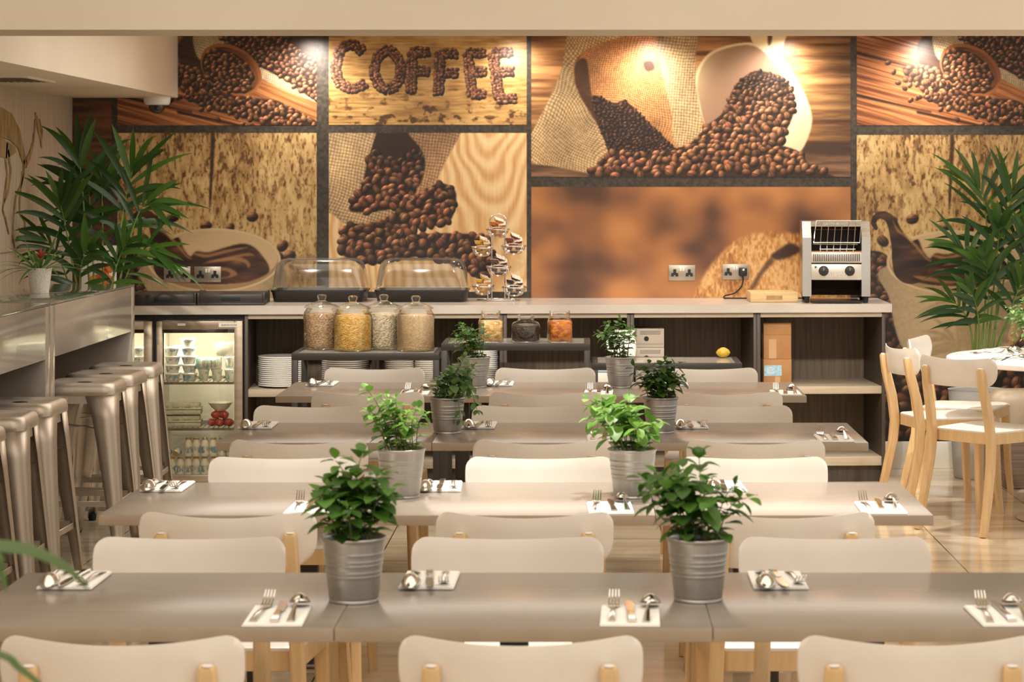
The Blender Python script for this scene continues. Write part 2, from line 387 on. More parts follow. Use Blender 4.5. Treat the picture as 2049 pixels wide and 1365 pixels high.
def pic_cup(h=614, w=426):
    t = fbm(h, w, 26, 9, 31, 4); t2 = fbm(h, w, 160, 120, 37, 3); t3 = fbm(h, w, 7, 4, 41, 2)
    yy = np.arange(h)[:, None] / 300.
    t4 = fbm(h, w, 14, 5, 43, 3)
    k = np.clip(.74 + (t2 - .5) * .9 + (t - .5) * .9 + np.minimum(yy, 1) * .16 - .12 - np.clip((t4 - .56) * 3.0, 0, .42) * np.clip(1.25 - yy * .5, .6, 1.2) - np.clip((t3 - .62) * 2.0, 0, .3), 0, 1)
    img = ramp(k, (0, (94, 64, 36)), (.35, (152, 116, 70)), (.65, (190, 156, 102)), (1, (214, 184, 132)))
    lay(img, (52, 34, 24), polymask(h, w, [(188, -5), (195, -5), (193, 60), (187, 140), (184, 142), (186, 60)]) * .9)
    rs = np.random.RandomState(4)
    for (x, y, a) in ((111, 168, 13), (177, 186, 12), (225, 190, 11), (270, 168, 12), (52, 212, 13), (330, 226, 13), (344, 246, 13), (322, 246, 11), (70, 170, 11)):
        bean(img, x, y, a, a * .78, rs.uniform(0, 3), (104, 66, 44), rs, True, 3.)
    heap(img, polymask(h, w, [(-10, 250), (30, 232), (66, 250), (78, 330), (96, 420), (130, 450), (240, 470), (300, 440), (350, 380), (440, 340), (440, 640), (-10, 640)]), lambda y: 15 + max(0, y - 300) * .035, 51, (96, 60, 38), (34, 22, 14))
    body = polymask(h, w, [(60, 262), (66, 330), (80, 400), (98, 432), (130, 446), (200, 452), (262, 446), (290, 430), (308, 380), (324, 262)])
    xx = np.arange(w)[None, :]
    shade = 1.0 - .22 * np.clip(np.abs(xx - 175) / 150., 0, 1) ** 2
    paper = np.ones((h, w, 3)) * np.array((192, 166, 126)) * shade[..., None] * (.94 + .12 * fbm(h, w, 5, 5, 61, 3))[..., None]
    lay(img, paper, body)
    lay(img, (206, 180, 138), ellmask(h, w, 193, 254, 134, 64))
    lay(img, (158, 128, 92), ellmask(h, w, 193, 255, 128, 59))
    lay(img, (198, 170, 128), ellmask(h, w, 193, 250, 127, 55))
    liq = polymask(h, w, [(119, 206), (133, 232), (146, 247), (158, 237), (182, 239), (221, 228), (250, 222), (272, 228), (289, 245), (303, 267), (299, 282), (260, 298), (207, 303), (146, 300), (100, 288), (88, 271), (86, 232), (90, 212)])
    dk = ramp(fbm(h, w, 16, 60, 71, 3), (.3, (46, 28, 22)), (.62, (84, 52, 36)), (.8, (120, 82, 52)))
    liq *= ellmask(h, w, 193, 256, 126, 58)
    lay(img, (178, 136, 84), blur(liq, 3) * (1 - liq) * .8)
    lay(img, dk, liq)
    pts = [(38, 186, 4), (33, 176, 5), (36, 166, 6), (44, 160, 7), (55, 160, 8), (64, 166, 9), (71, 176, 10), (76, 190, 12), (82, 206, 15), (90, 224, 20), (98, 244, 28), (108, 262, 36)]
    sw = np.zeros((h, w))
    for i in range(len(pts) - 1):
        for q in np.linspace(0, 1, 7):
            p = np.array(pts[i]) * (1 - q) + np.array(pts[i + 1]) * q
            sw = np.maximum(sw, ellmask(h, w, p[0], p[1], p[2], p[2]))
    lay(img, dk * .86, sw)
    for q in ([(72, 170), (84, 190), (106, 206), (122, 222), (138, 244), (150, 252), (140, 250), (118, 226), (96, 204), (80, 192)], [(152, 240), (182, 243), (221, 233), (262, 228), (250, 233), (222, 239), (182, 249), (160, 246)], [(176, 258), (220, 248), (262, 240), (274, 246), (256, 247), (222, 254)],
              [(170, 262), (220, 250), (250, 250), (266, 262), (262, 270), (254, 260), (230, 256)], [(156, 270), (200, 268), (228, 272), (240, 284), (210, 292), (226, 284), (214, 276)], [(112, 282), (140, 284), (190, 292), (216, 288), (190, 297), (137, 292)]):
        lay(img, (170, 126, 80), polymask(h, w, q) * .75)
    return img

def pic_letters(h=179, w=396):
    t = fbm(h, w, 3, 36, 81, 3); t2 = fbm(h, w, 50, 70, 83, 3); t3 = fbm(h, w, 9, 14, 87, 3)
    yy = np.arange(h)[:, None] / h; xx = np.arange(w)[None, :] / w
    k = np.clip(.74 + (t - .5) * .75 + (t2 - .5) * .8 - np.clip((t3 - .56) * 4, 0, .8) * np.clip((yy - .55) * 2.4 + .15, .1, 1) - .25 * (1 - xx) * yy, 0, 1)
    img = ramp(k, (0, (84, 58, 34)), (.4, (150, 110, 62)), (.75, (200, 158, 96)), (1, (216, 180, 120)))
    rs = np.random.RandomState(9)
    L = lambda zx, zy: (zx / 2.354 - 58, zy / 2.354 - 31)
    strokes = [
        [(292, 150), (272, 122), (236, 112), (200, 130), (176, 172), (168, 225), (176, 275), (200, 310), (240, 322), (282, 316), (306, 296)],
        [(413, 140), (452, 165), (474, 210), (474, 265), (452, 312), (413, 330), (374, 312), (352, 265), (352, 210), (374, 165), (413, 140)],
        [(528, 148), (524, 345)], [(528, 150), (606, 152)], [(528, 240), (608, 240)],
        [(660, 158), (652, 350)], [(660, 160), (738, 158)], [(658, 252), (742, 252)],
        [(790, 156), (812, 352)], [(790, 156), (870, 156)], [(800, 246), (872, 242)], [(812, 350), (870, 350)],
        [(908, 156), (938, 372)], [(908, 156), (996, 152)], [(922, 246), (1004, 242)], [(936, 370), (1016, 372)]]
    dots = []
    for s in strokes:
        for i in range(len(s) - 1):
            a = np.array(L(*s[i])); b = np.array(L(*s[i + 1])); n = max(1, int(np.hypot(*(b - a)) / 3.2))
            d = (b - a) / max(1e-6, np.hypot(*(b - a))); nrm = np.array((-d[1], d[0]))
            for j in range(n):
                for off in (-6.2, 0, 6.2):
                    p = a + (b - a) * (j + rs.rand()) / n + nrm * (off + rs.uniform(-1.6, 1.6))
                    dots.append((p[1] + rs.uniform(-3, 3), p[0], p[1]))
    for (_, x, y) in sorted(dots):
        bean(img, x, y, 5.6, 4.3, rs.uniform(0, 3.1), np.array((124, 80, 58)) * rs.uniform(.7, 1.25), rs, rs.rand() < .7)
    return img

def pic_spill(h=318, w=396):
    y = np.arange(h)[:, None]; x = np.arange(w)[None, :]
    L = lambda q: [(a / 2.354 - 58, b / 2.354 - 226) for a, b in q]
    dx = x - 322 + 16 * (noise(h, w, 70, 60, 91) - .5)
    f = np.sqrt((y + 40) * 60. + dx * dx * 1.6) * 1.1
    t = .5 + .5 * np.sin(f / 3.4 + 5 * noise(h, w, 40, 40, 97))
    t = t * .7 + .3 * noise(h, w, 30, 3, 99)
    img = ramp(t, (0, (206, 156, 98)), (.5, (232, 192, 136)), (1, (244, 216, 168)))
    wv = weave(h, w, 6.2, 101, (104, 76, 48), (232, 198, 150), .25)
    lay(img, wv, polymask(h, w, L([(110, 500), (420, 500), (345, 640), (305, 760), (290, 860), (330, 900), (430, 890), (496, 868), (506, 886), (430, 922), (320, 962), (220, 962), (150, 910), (110, 880)])))
    hole = polymask(h, w, L([(392, 480), (530, 480), (585, 610), (592, 700), (572, 790), (530, 872), (430, 892), (300, 906), (232, 888), (292, 780), (322, 660)]))
    lay(img, (44, 28, 20), hole)
    heap(img, hole * (y > 42 + 8 * np.sin(x / 17.)), lambda q: 14 + q * .012, 111, (136, 86, 60), None, .7, lambda px, py: np.clip(.4 + (py - 40) / 90., .4, 1))
    lay(img, wv * np.array((.86, .80, .78)), polymask(h, w, L([(505, 500), (762, 500), (755, 540), (690, 660), (640, 765), (570, 872), (500, 890), (560, 790), (590, 690), (572, 610)])))
    heap(img, polymask(h, w, L([(500, 872), (600, 800), (660, 768), (735, 812), (715, 935), (640, 970), (556, 984), (540, 1008), (700, 1006), (870, 1020), (905, 1090), (890, 1190), (860, 1230), (760, 1170), (600, 1118), (420, 1130), (340, 1150), (210, 1112), (192, 1020), (228, 962), (330, 960), (430, 920)])), lambda q: 15 + q * .008, 113, (130, 82, 56), (42, 26, 18), .72)
    return img

def pic_sack(h=283, w=639):
    y = np.arange(h)[:, None]; x = np.arange(w)[None, :]
    L = lambda q: [(a / 2.354 - 13, b / 2.354 - 31) for a, b in q]
    t = fbm(h, w, 9, 120, 121, 4)
    img = ramp(np.clip((t - .5) * 2 + .5, 0, 1), (0, (104, 64, 36)), (1, (206, 150, 92))) * (1.0 - .30 * np.clip((x - 540) / 99., 0, 1) - .24 * np.clip((y - 110) / 120., 0, 1))[..., None]
    lay(img, ramp(fbm(h, w, 4, 60, 127, 3), (.2, (78, 56, 42)), (.8, (146, 106, 78))), polymask(h, w, [(-5, 256), (240, 268), (540, 240), (645, 236), (645, 290), (-5, 290)], False, 2))
    lay(img, (58, 42, 34), polymask(h, w, L([(1300, 610), (1360, 580), (1480, 580), (1530, 600), (1530, 640), (1340, 632)]), True, 3) * .8)
    wv = weave(h, w, 5.6, 131, (96, 72, 46), (228, 194, 142), .5, 30)
    wv2 = weave(h, w, 5.6, 137, (96, 70, 44), (236, 202, 150), .1, 12)
    lay(img, wv, polymask(h, w, L([(235, 40), (520, 40), (420, 96), (290, 140), (232, 212), (246, 330), (330, 470), (384, 580), (402, 690), (404, 734), (300, 722), (150, 692), (20, 664), (20, 560), (100, 404), (168, 250), (190, 150)])))
    net = weave(h, w, 4.2, 141, (88, 56, 34), (246, 196, 136), .2, 30)
    lay(img, net * np.array((.98, .88, .80)), polymask(h, w, L([(236, 214), (300, 140), (420, 92), (640, 70), (690, 300), (720, 480), (716, 610), (600, 520), (440, 400), (320, 372), (250, 300)])))
    lay(img, (60, 38, 26), polymask(h, w, L([(236, 214), (290, 190), (320, 372), (400, 600), (384, 580), (330, 470), (250, 330)])) * .8)
    lay(img, (70, 44, 32), polymask(h, w, L([(560, 200), (600, 196), (610, 232), (572, 240)])))
    gr = polymask(h, w, L([(318, 366), (420, 392), (470, 380), (530, 430), (600, 500), (700, 596), (720, 612), (600, 644), (420, 640), (386, 594)]))
    heap(img, gr, 7, 143, (72, 46, 36), (46, 30, 24))
    lay(img, wv2, polymask(h, w, L([(632, 40), (802, 40), (806, 200), (838, 510), (800, 585), (742, 608), (700, 560), (690, 440), (646, 240)])))
    mug = polymask(h, w, L([(806, 300), (830, 200), (900, 138), (1040, 106), (1150, 130), (1230, 200), (1310, 330), (1352, 450), (1336, 550), (1284, 628), (1180, 606), (1000, 600), (860, 520)]))
    lay(img, (232, 210, 164), polymask(h, w, L([(1075, 40), (1225, 40), (1222, 110), (1200, 170), (1140, 140), (1075, 110)])))
    lay(img, (96, 66, 44), polymask(h, w, L([(1145, 60), (1165, 60), (1160, 110), (1146, 116)])))
    cream = np.ones((h, w, 3)) * np.array((236, 216, 172)) * (1.0 - .12 * np.clip((x - 480) / 80., 0, 1))[..., None]
    lay(img, cream, mug)
    hole = polymask(h, w, L([(812, 300), (842, 206), (910, 148), (1040, 118), (1120, 146), (1200, 236), (1256, 340), (1268, 430), (1232, 520), (1180, 592), (1000, 598), (866, 520), (826, 400)]))
    lay(img, ramp(np.clip((x - 330) / 190. + (y - 40) / 400., 0, 1) * np.ones((h, 1)), (0, (206, 178, 140)), (.3, (168, 134, 106)), (1, (132, 98, 78))), hole)
    fill = polymask(h, w, L([(1070, 246), (1110, 240), (1190, 262), (1250, 310), (1268, 420), (1230, 520), (1186, 590), (850, 600), (850, 510), (930, 440), (980, 330), (1020, 280)]))
    heap(img, fill, lambda q: 8 + max(0, q - 80) * .07, 147, (148, 98, 68), (50, 30, 20), .7, lambda px, py: np.clip(.42 + (py - 90) / 120., .42, 1.05))
    sp = polymask(h, w, L([(376, 648), (440, 622), (560, 634), (690, 614), (790, 574), (850, 520), (1000, 500), (1180, 580), (1290, 620), (1340, 680), (1420, 720), (1440, 780), (380, 780)]))
    heap(img, sp, lambda q: 13 + max(0, q - 215) * .05, 149, (152, 100, 68), (56, 36, 24), .72)
    return img

def pic_crust(h=510, w=639):
    t = fbm(h, w, 80, 90, 151, 3); t2 = fbm(h, w, 22, 60, 157, 3)
    yy = np.arange(h)[:, None] / 224.
    k = blur(np.clip((t - .5) * 2.1 + .5 + (t2 - .5) * .35 + .12 * np.minimum(yy, 1) - .06, 0, 1), 9)
    img = ramp(k, (0, (80, 54, 40)), (.3, (124, 82, 56)), (.62, (158, 104, 64)), (1, (190, 130, 76)))
    L = lambda q: [(a / 2.354 - 13, b / 2.354 - 334) for a, b in q]
    m = polymask(h, w, L([(770, 1420), (800, 1300), (860, 1180), (940, 1084), (1020, 1024), (1120, 1002), (1250, 1004), (1400, 1060), (1500, 1420)]), True, 3)
    c = ramp(np.clip((fbm(h, w, 8, 3.5, 161, 3) - .5) * 1.5 + .55 + (fbm(h, w, 60, 50, 163, 2) - .5), 0, 1), (0, (156, 98, 50)), (.5, (198, 142, 80)), (1, (230, 184, 124)))
    lay(img, c, m)
    lay(img, (66, 42, 32), polymask(h, w, L([(1158, 1112), (1200, 1080), (1250, 1052), (1300, 1080), (1260, 1112), (1190, 1130)]), True, 2))
    lay(img, (88, 58, 38), polymask(h, w, L([(1160, 1120), (1130, 1150), (1090, 1210), (1064, 1262), (1080, 1266), (1120, 1200), (1170, 1142)]), True, 2) * .85)
    lay(img, (236, 200, 150), polymask(h, w, L([(955, 1120), (950, 1100), (976, 1080), (980, 1050), (1000, 1038), (988, 1052), (984, 1084), (958, 1102)]), True, 1) * .7)
    return img

def paint_mural():
    W, H = MX1 - MX0, MY1 - MY0
    n = fbm(H, W, 5, 5, 171, 3)
    img = ramp(n, (.2, (46, 40, 34)), (.8, (76, 68, 58)))
    def put(p, x, y):
        x -= MX0; y -= MY0; h = min(p.shape[0], H - y); w = min(p.shape[1], W - x)
        img[y:y + h, x:x + w] = p[:h, :w]
    put(planks(505, 78, 181, (58, 34, 22), (116, 72, 44), .05, 7, 80), 145, 71)
    put(pic_scoop()[:, :399], 235, 71); put(pic_scoop(), 1714, 71)
    cup = pic_cup()
    put(cup[:, :399], 235, 266); put(cup, 1714, 270)
    put(pic_letters(), 658, 71); put(pic_spill(), 658, 266); put(pic_sack(), 1063, 71); put(pic_crust(), 1063, 374)
    return np.clip(img, 0, 255)
# ------------------------------------------------------------------ the room
WALL_Y, LEFT_X, CEIL_Z, SOFFIT_Z = 12.9, -2.82, 2.377, 2.034
paint_cream = mottle(mat('cream paint', (232, 220, 202), .7), (236, 225, 208), (2, 2, 2))
floor_m = mat('polished marble tile', (214, 196, 168), .1, coat=.3); b = bsdf(floor_m)
tc = nd(floor_m, 'ShaderNodeTexCoord'); mp = nd(floor_m, 'ShaderNodeMapping'); mp.inputs['Location'].default_value = (-.34, -.14, 0)
bk = nd(floor_m, 'ShaderNodeTexBrick'); bk.offset = 0.0; bk.inputs['Scale'].default_value = 1; bk.inputs['Mortar Size'].default_value = .0028; bk.inputs['Brick Width'].default_value = .6; bk.inputs['Row Height'].default_value = .6; bk.inputs['Mortar Smooth'].default_value = .1
nz = nd(floor_m, 'ShaderNodeTexNoise'); nz.inputs['Scale'].default_value = 2.2; nz.inputs['Detail'].default_value = 6; nz.inputs['Distortion'].default_value = 1.6
cr = nd(floor_m, 'ShaderNodeValToRGB'); cr.color_ramp.elements[0].color = lin((196, 174, 144)); cr.color_ramp.elements[1].color = lin((222, 206, 180)); cr.color_ramp.elements[0].position = .3; cr.color_ramp.elements[1].position = .6
mp2 = nd(floor_m, 'ShaderNodeMapping'); mp2.inputs['Scale'].default_value = (.5, 2.4, 1)
lk(floor_m, tc.outputs['Object'], mp.inputs[0]); lk(floor_m, mp.outputs[0], bk.inputs['Vector']); lk(floor_m, tc.outputs['Object'], mp2.inputs[0]); lk(floor_m, mp2.outputs[0], nz.inputs['Vector'])
lk(floor_m, nz.outputs[0], cr.inputs[0]); lk(floor_m, cr.outputs[0], bk.inputs['Color1']); lk(floor_m, cr.outputs[0], bk.inputs['Color2']); bk.inputs['Mortar'].default_value = lin((96, 82, 66))
lk(floor_m, bk.outputs['Color'], b.inputs['Base Color'])
struct(MB().box(LEFT_X - .1, 4.6, -1.5, 13.0, -.1, 0).build('floor', floor_m))
streak = mottle(mat('streaked beige wall covering', (196, 182, 162), .62), (172, 156, 136), (60, 60, 3), 4, .35, .7, bump=.2)
struct(MB().box(LEFT_X - .1, LEFT_X, -1.5, 13.0, 0, 2.7).build('wall_left', streak))
struct(MB().box(LEFT_X, 4.6, WALL_Y, WALL_Y + .1, 0, 2.7).build('wall_back', paint_cream))
struct(MB().box(LEFT_X - .1, 4.6, 8.3, 13.0, CEIL_Z, CEIL_Z + .1).build('ceiling', paint_cream))
struct(MB().box(LEFT_X - .1, 4.6, -1.5, 8.32, 2.66, 2.76).build('ceiling', paint_cream))
struct(MB().box(LEFT_X, 4.6, 8.0, 8.34, 2.09, 2.70).build('trim_1', paint_cream))          # the deep beam across the room
struct(MB().box(LEFT_X, PX(356, WALL_Y), -1.5, WALL_Y, SOFFIT_Z, 2.66, .004).build('trim_2', paint_cream))  # boxed soffit along the wall
white_gloss = mat('white gloss paint', (236, 232, 224), .3)
struct(MB().box(1.58, 4.6, WALL_Y - .022, WALL_Y, 0, .148, .003).build('baseboard_back', white_gloss))
struct(MB().box(LEFT_X, LEFT_X + .018, -1.5, WALL_Y - .6, 0, .12, .003).build('baseboard_left', white_gloss))
struct(MB().box(LEFT_X, LEFT_X + .012, -1.5, WALL_Y - .03, PZ(500, 11.6) - .006, PZ(500, 11.6) + .006, .002).build('trim_3', streak))  # dado line

# the photo wall paper: a dark border with picture panels let into it
a = paint_mural(); Hh, Ww = a.shape[:2]
img = bpy.data.images.new('printed wall picture', Ww, Hh)
buf = np.ones((Hh, Ww, 4), np.float32); buf[..., :3] = a[::-1] / 255.
img.pixels.foreach_set(buf.ravel()); img.update(); img.pack()
mural_m = mat('printed wall paper', (128, 128, 128), .38); b = bsdf(mural_m)
ti = nd(mural_m, 'ShaderNodeTexImage'); ti.image = img; ti.interpolation = 'Cubic'; ti.extension = 'EXTEND'; uvn = nd(mural_m, 'ShaderNodeUVMap'); uvn.uv_map = 'UVMap'
lk(mural_m, uvn.outputs[0], ti.inputs[0]); lk(mural_m, ti.outputs[0], b.inputs['Base Color'])
nz = nd(mural_m, 'ShaderNodeTexNoise'); nz.inputs['Scale'].default_value = 160; bp = nd(mural_m, 'ShaderNodeBump'); bp.inputs['Strength'].default_value = .12; bp.inputs['Distance'].default_value = .002
tc = nd(mural_m, 'ShaderNodeTexCoord'); lk(mural_m, tc.outputs['Object'], nz.inputs['Vector']); lk(mural_m, nz.outputs[0], bp.inputs['Height']); lk(mural_m, bp.outputs[0], b.inputs['Normal'])
def mural_box(name, x0, x1, y0, y1, front, parent=None):
    m = MB().box(PX(x0, WALL_Y), PX(x1, WALL_Y), WALL_Y - front, WALL_Y, PZ(y1, WALL_Y), PZ(y0, WALL_Y))
    o = m.build(name, mural_m, parent); me = o.data; uv = me.uv_layers.new(name='UVMap')
    for l in me.loops:
        c = me.vertices[l.vertex_index].co
        uv.data[l.index].uv = ((c.x * FPX / WALL_Y + VX - MX0) / (MX1 - MX0), 1 - (VY - (c.z - EYE) * FPX / WALL_Y - MY0) / (MY1 - MY0))
    return o
mural = thing('photo_mural', 'wall-wide coffee photo wallpaper of sacks, beans and cups above the buffet counter', 'wallpaper', (0, 0, 0))
mural_box('border', 145.5, 2140, 71.5, 883, .003, mural)
for (x0, x1, y0, y1, lab) in ((147, 223, 71.5, 576, 'dark brown wood picture'), (235, 634, 71.5, 251, 'wooden scoop of coffee beans on planks'), (235, 634, 266, 878, 'paper cup with splashing coffee'),
                              (658, 1054, 71.5, 250, 'word COFFEE written in beans'), (658, 1054, 266, 584, 'beans spilling from a sack on pine'), (1063, 1702, 71.5, 354, 'sack and white mug of beans'),
                              (1063, 1702, 374, 883, 'blurred orange beans with golden crust'), (1714, 2140, 71.5, 251, 'second wooden scoop of coffee beans'), (1714, 2140, 270, 883, 'second paper cup with splashing coffee')):
    mural_box('picture_panel', x0, x1, y0, y1, .0045, mural)['label'] = lab

# skeleton picture on the side wall
bone = mottle(mat('carved bone brown', (168, 140, 96), .7), (126, 98, 62), (40, 40, 8), 3)
def wall_yz(px, py):
    y = LEFT_X * FPX / (px - VX); return (y, PZ(py, y))
def bone_strip(m, pts, widths, th=.006):
    q = [Vector(wall_yz(*p)) for p in pts]; l = []; r = []
    for i, p in enumerate(q):
        d = (q[min(len(q) - 1, i + 1)] - q[max(0, i - 1)]); d = Vector((d.x, d.y)).normalized(); n = Vector((-d.y, d.x)); w = widths[i] * 1.3 * 11.7 / FPX / 2
        l.append(p + n * w); r.append(p - n * w)
    M = Matrix(((0, 0, 1, LEFT_X), (1, 0, 0, 0), (0, 1, 0, 0), (0, 0, 0, 1)))
    for i in range(len(q) - 1): m.prism([tuple(l[i]), tuple(r[i]), tuple(r[i + 1]), tuple(l[i + 1])], 0, th, M)
sk = MB()
bone_strip(sk, [(-60, 262), (-30, 248), (0, 244), (20, 254), (36, 278), (44, 310), (50, 330)], [40, 44, 44, 42, 30, 20, 14])
bone_strip(sk, [(-40, 280), (-10, 290), (12, 300), (30, 300)], [24, 30, 26, 8])
bone_strip(sk, [(50, 328), (58, 312), (64, 290), (68, 262), (69, 240)], [14, 12, 8, 7, 8])
bone_strip(sk, [(69, 226), (72, 238), (76, 256), (80, 276), (82, 296)], [3, 12, 16, 10, 3])
bone_strip(sk, [(78, 240), (83, 262), (82, 280)], [4, 6, 3])
for q in ([(12, 286), (10, 320), (13, 350), (8, 390), (4, 420), (10, 440), (16, 468)], [(14, 300), (20, 340), (16, 380), (6, 405)], [(46, 320), (46, 345), (40, 372), (30, 395), (26, 430), (24, 470), (28, 498)], [(44, 345), (38, 400), (38, 425), (48, 440), (50, 480)], [(-20, 300), (-16, 360), (-24, 420), (-18, 490)]):
    bone_strip(sk, q, [9, 8, 6, 7, 5, 5, 3][:len(q)])
tag(sk.build('wall_art', bone), 'brown long-necked animal skeleton picture on the beige side wall', 'wall art')

# ceiling vent, dome camera, downlights
vent = thing('air_vent', 'rectangular air vent in the soffit underside above the bar', 'vent', (-2.6, 10.5, SOFFIT_Z))
MB().box(-.17, .17, -.27, -.25, -.008, 0).box(-.17, .17, .25, .27, -.008, 0).box(-.17, -.15, -.25, .25, -.008, 0).box(.15, .17, -.25, .25, -.008, 0).build('frame', paint_cream, vent)
vm = MB().box(-.15, .15, -.25, .25, -.001, 0)
for k in range(10): vm.box(-.15 + k * .03, -.138 + k * .03, -.25, .25, -.006, -.001)
vm.build('grille', mat('shadow grey grille', (92, 82, 70), .6), vent)
cc = thing('security_camera', 'white dome security camera under the soffit corner', 'camera', (-2.325, 12.74, SOFFIT_Z))
cam_white = mat('camera white', (238, 236, 230), .35)
MB().lathe([(.070, 0), (.072, -.006), (.071, -.028), (.064, -.042), (.052, -.046)], 28, cap0=True, cap1=True).build('housing', cam_white, cc)
MB().lathe([(.046, -.044), (.045, -.056), (.039, -.072), (.028, -.084), (.014, -.091), (.001, -.093)], 28).build('dome', mat('smoked dome', (28, 27, 28), .05, coat=1), cc)
lamp_lens = glow('lamp lens', (255, 226, 178), 9)
for i, (px, p) in enumerate(MURAL_LAMPS):
    x = PX(px, 12.70)
    d = thing('ceiling_downlight', 'recessed downlight above the ' + ('border beside the COFFEE picture', 'far end of the COFFEE picture', 'sack picture', 'white mug picture', 'second scoop picture')[i], 'downlight', (x, 12.70, CEIL_Z), group='downlights along the mural')
    MB().lathe([(.036, -.001), (.037, -.010), (.047, -.008), (.050, 0)], 24, cap0=False, cap1=False).build('trim_ring', chrome, d)
    MB().lathe([(.0005, -.0035), (.036, -.0035), (.036, 0)], 24, cap0=True, cap1=True).build('lens', lamp_lens, d)
# ------------------------------------------------------------------ canteen tables
TT = .745
ROWN = ('front row', 'second row', 'third row', 'fourth row')
TABLES = [(4.345, 4.965, [(-1.18, -.4665), (-.465, .2345), (.236, .945)]), (5.82, 6.46, [(-1.207, -.5175), (-.516, .1725), (.174, .862)]),
          (7.44, 8.06, [(-1.171, -.4885), (-.487, .2015), (.203, .896)]), (9.07, 9.70, [(-1.198, -.002), (.002, .853)])]
WHERE3 = ('at its bar end', 'in its middle', 'at its round-table end')
NEAR = [(4.06, (-.80, -.112, .577)), (5.58, (-.849, -.145, .475)), (7.14, (-.872, -.132, .5165)), (8.78, (-.8145, -.151, .525))]
FAR = [(5.15, (-.869, -.171, .546)), (6.66, (-.859, -.130, .475)), (8.20, (-.949, -.187, .511)), (9.87, (-.888, -.170, .512))]
def make_table(x0, x1, y0, y1, label, px, hw):
    w, d = x1 - x0, y1 - y0
    t = thing('canteen_table', label, 'table', ((x0 + x1) / 2, (y0 + y1) / 2, 0), 0, 'grey canteen tables')
    m = MB(); m.box(-w / 2, w / 2, -d / 2, d / 2, TT - .026, TT, .0015); o = m.build('tabletop', [table_lam, table_edge], t, 30)
    for p in o.data.polygons: p.material_index = 0 if abs(p.normal.z) > .7 else 1
    MB().box(px - .028, px + .028, -.028, .028, .014, TT - .033, .004).build('column', dark_post, t)
    MB().box(-.25, .25, -.16, .16, TT - .033, TT - .026).build('top_bracket', dark_post, t)
    MB().box(px - hw, px + hw, -.17, .17, .002, .014, .003).build('base_plate', steel_plate, t)
    return t
for r, (y0, y1, xs) in enumerate(TABLES):
    for i, (x0, x1) in enumerate(xs):
        wh = WHERE3[i] if len(xs) == 3 else ('at its bar end', 'at its round-table end')[i]
        if len(xs) == 3 or i == 1:                     # the base stands between the chair legs
            k = i if len(xs) == 3 else 2; a_ = max(NEAR[r][1][k], FAR[r][1][k]) - .171; b_ = min(NEAR[r][1][k], FAR[r][1][k]) + .171
        else:
            a_, b_ = max(NEAR[r][1][0], FAR[r][1][0]) + .205, min(NEAR[r][1][1], FAR[r][1][1]) - .205
        make_table(x0, x1, y0, y1, 'grey topped pedestal table of the %s, %s' % (ROWN[r], wh), (a_ + b_) / 2 - (x0 + x1) / 2, (b_ - a_) / 2)

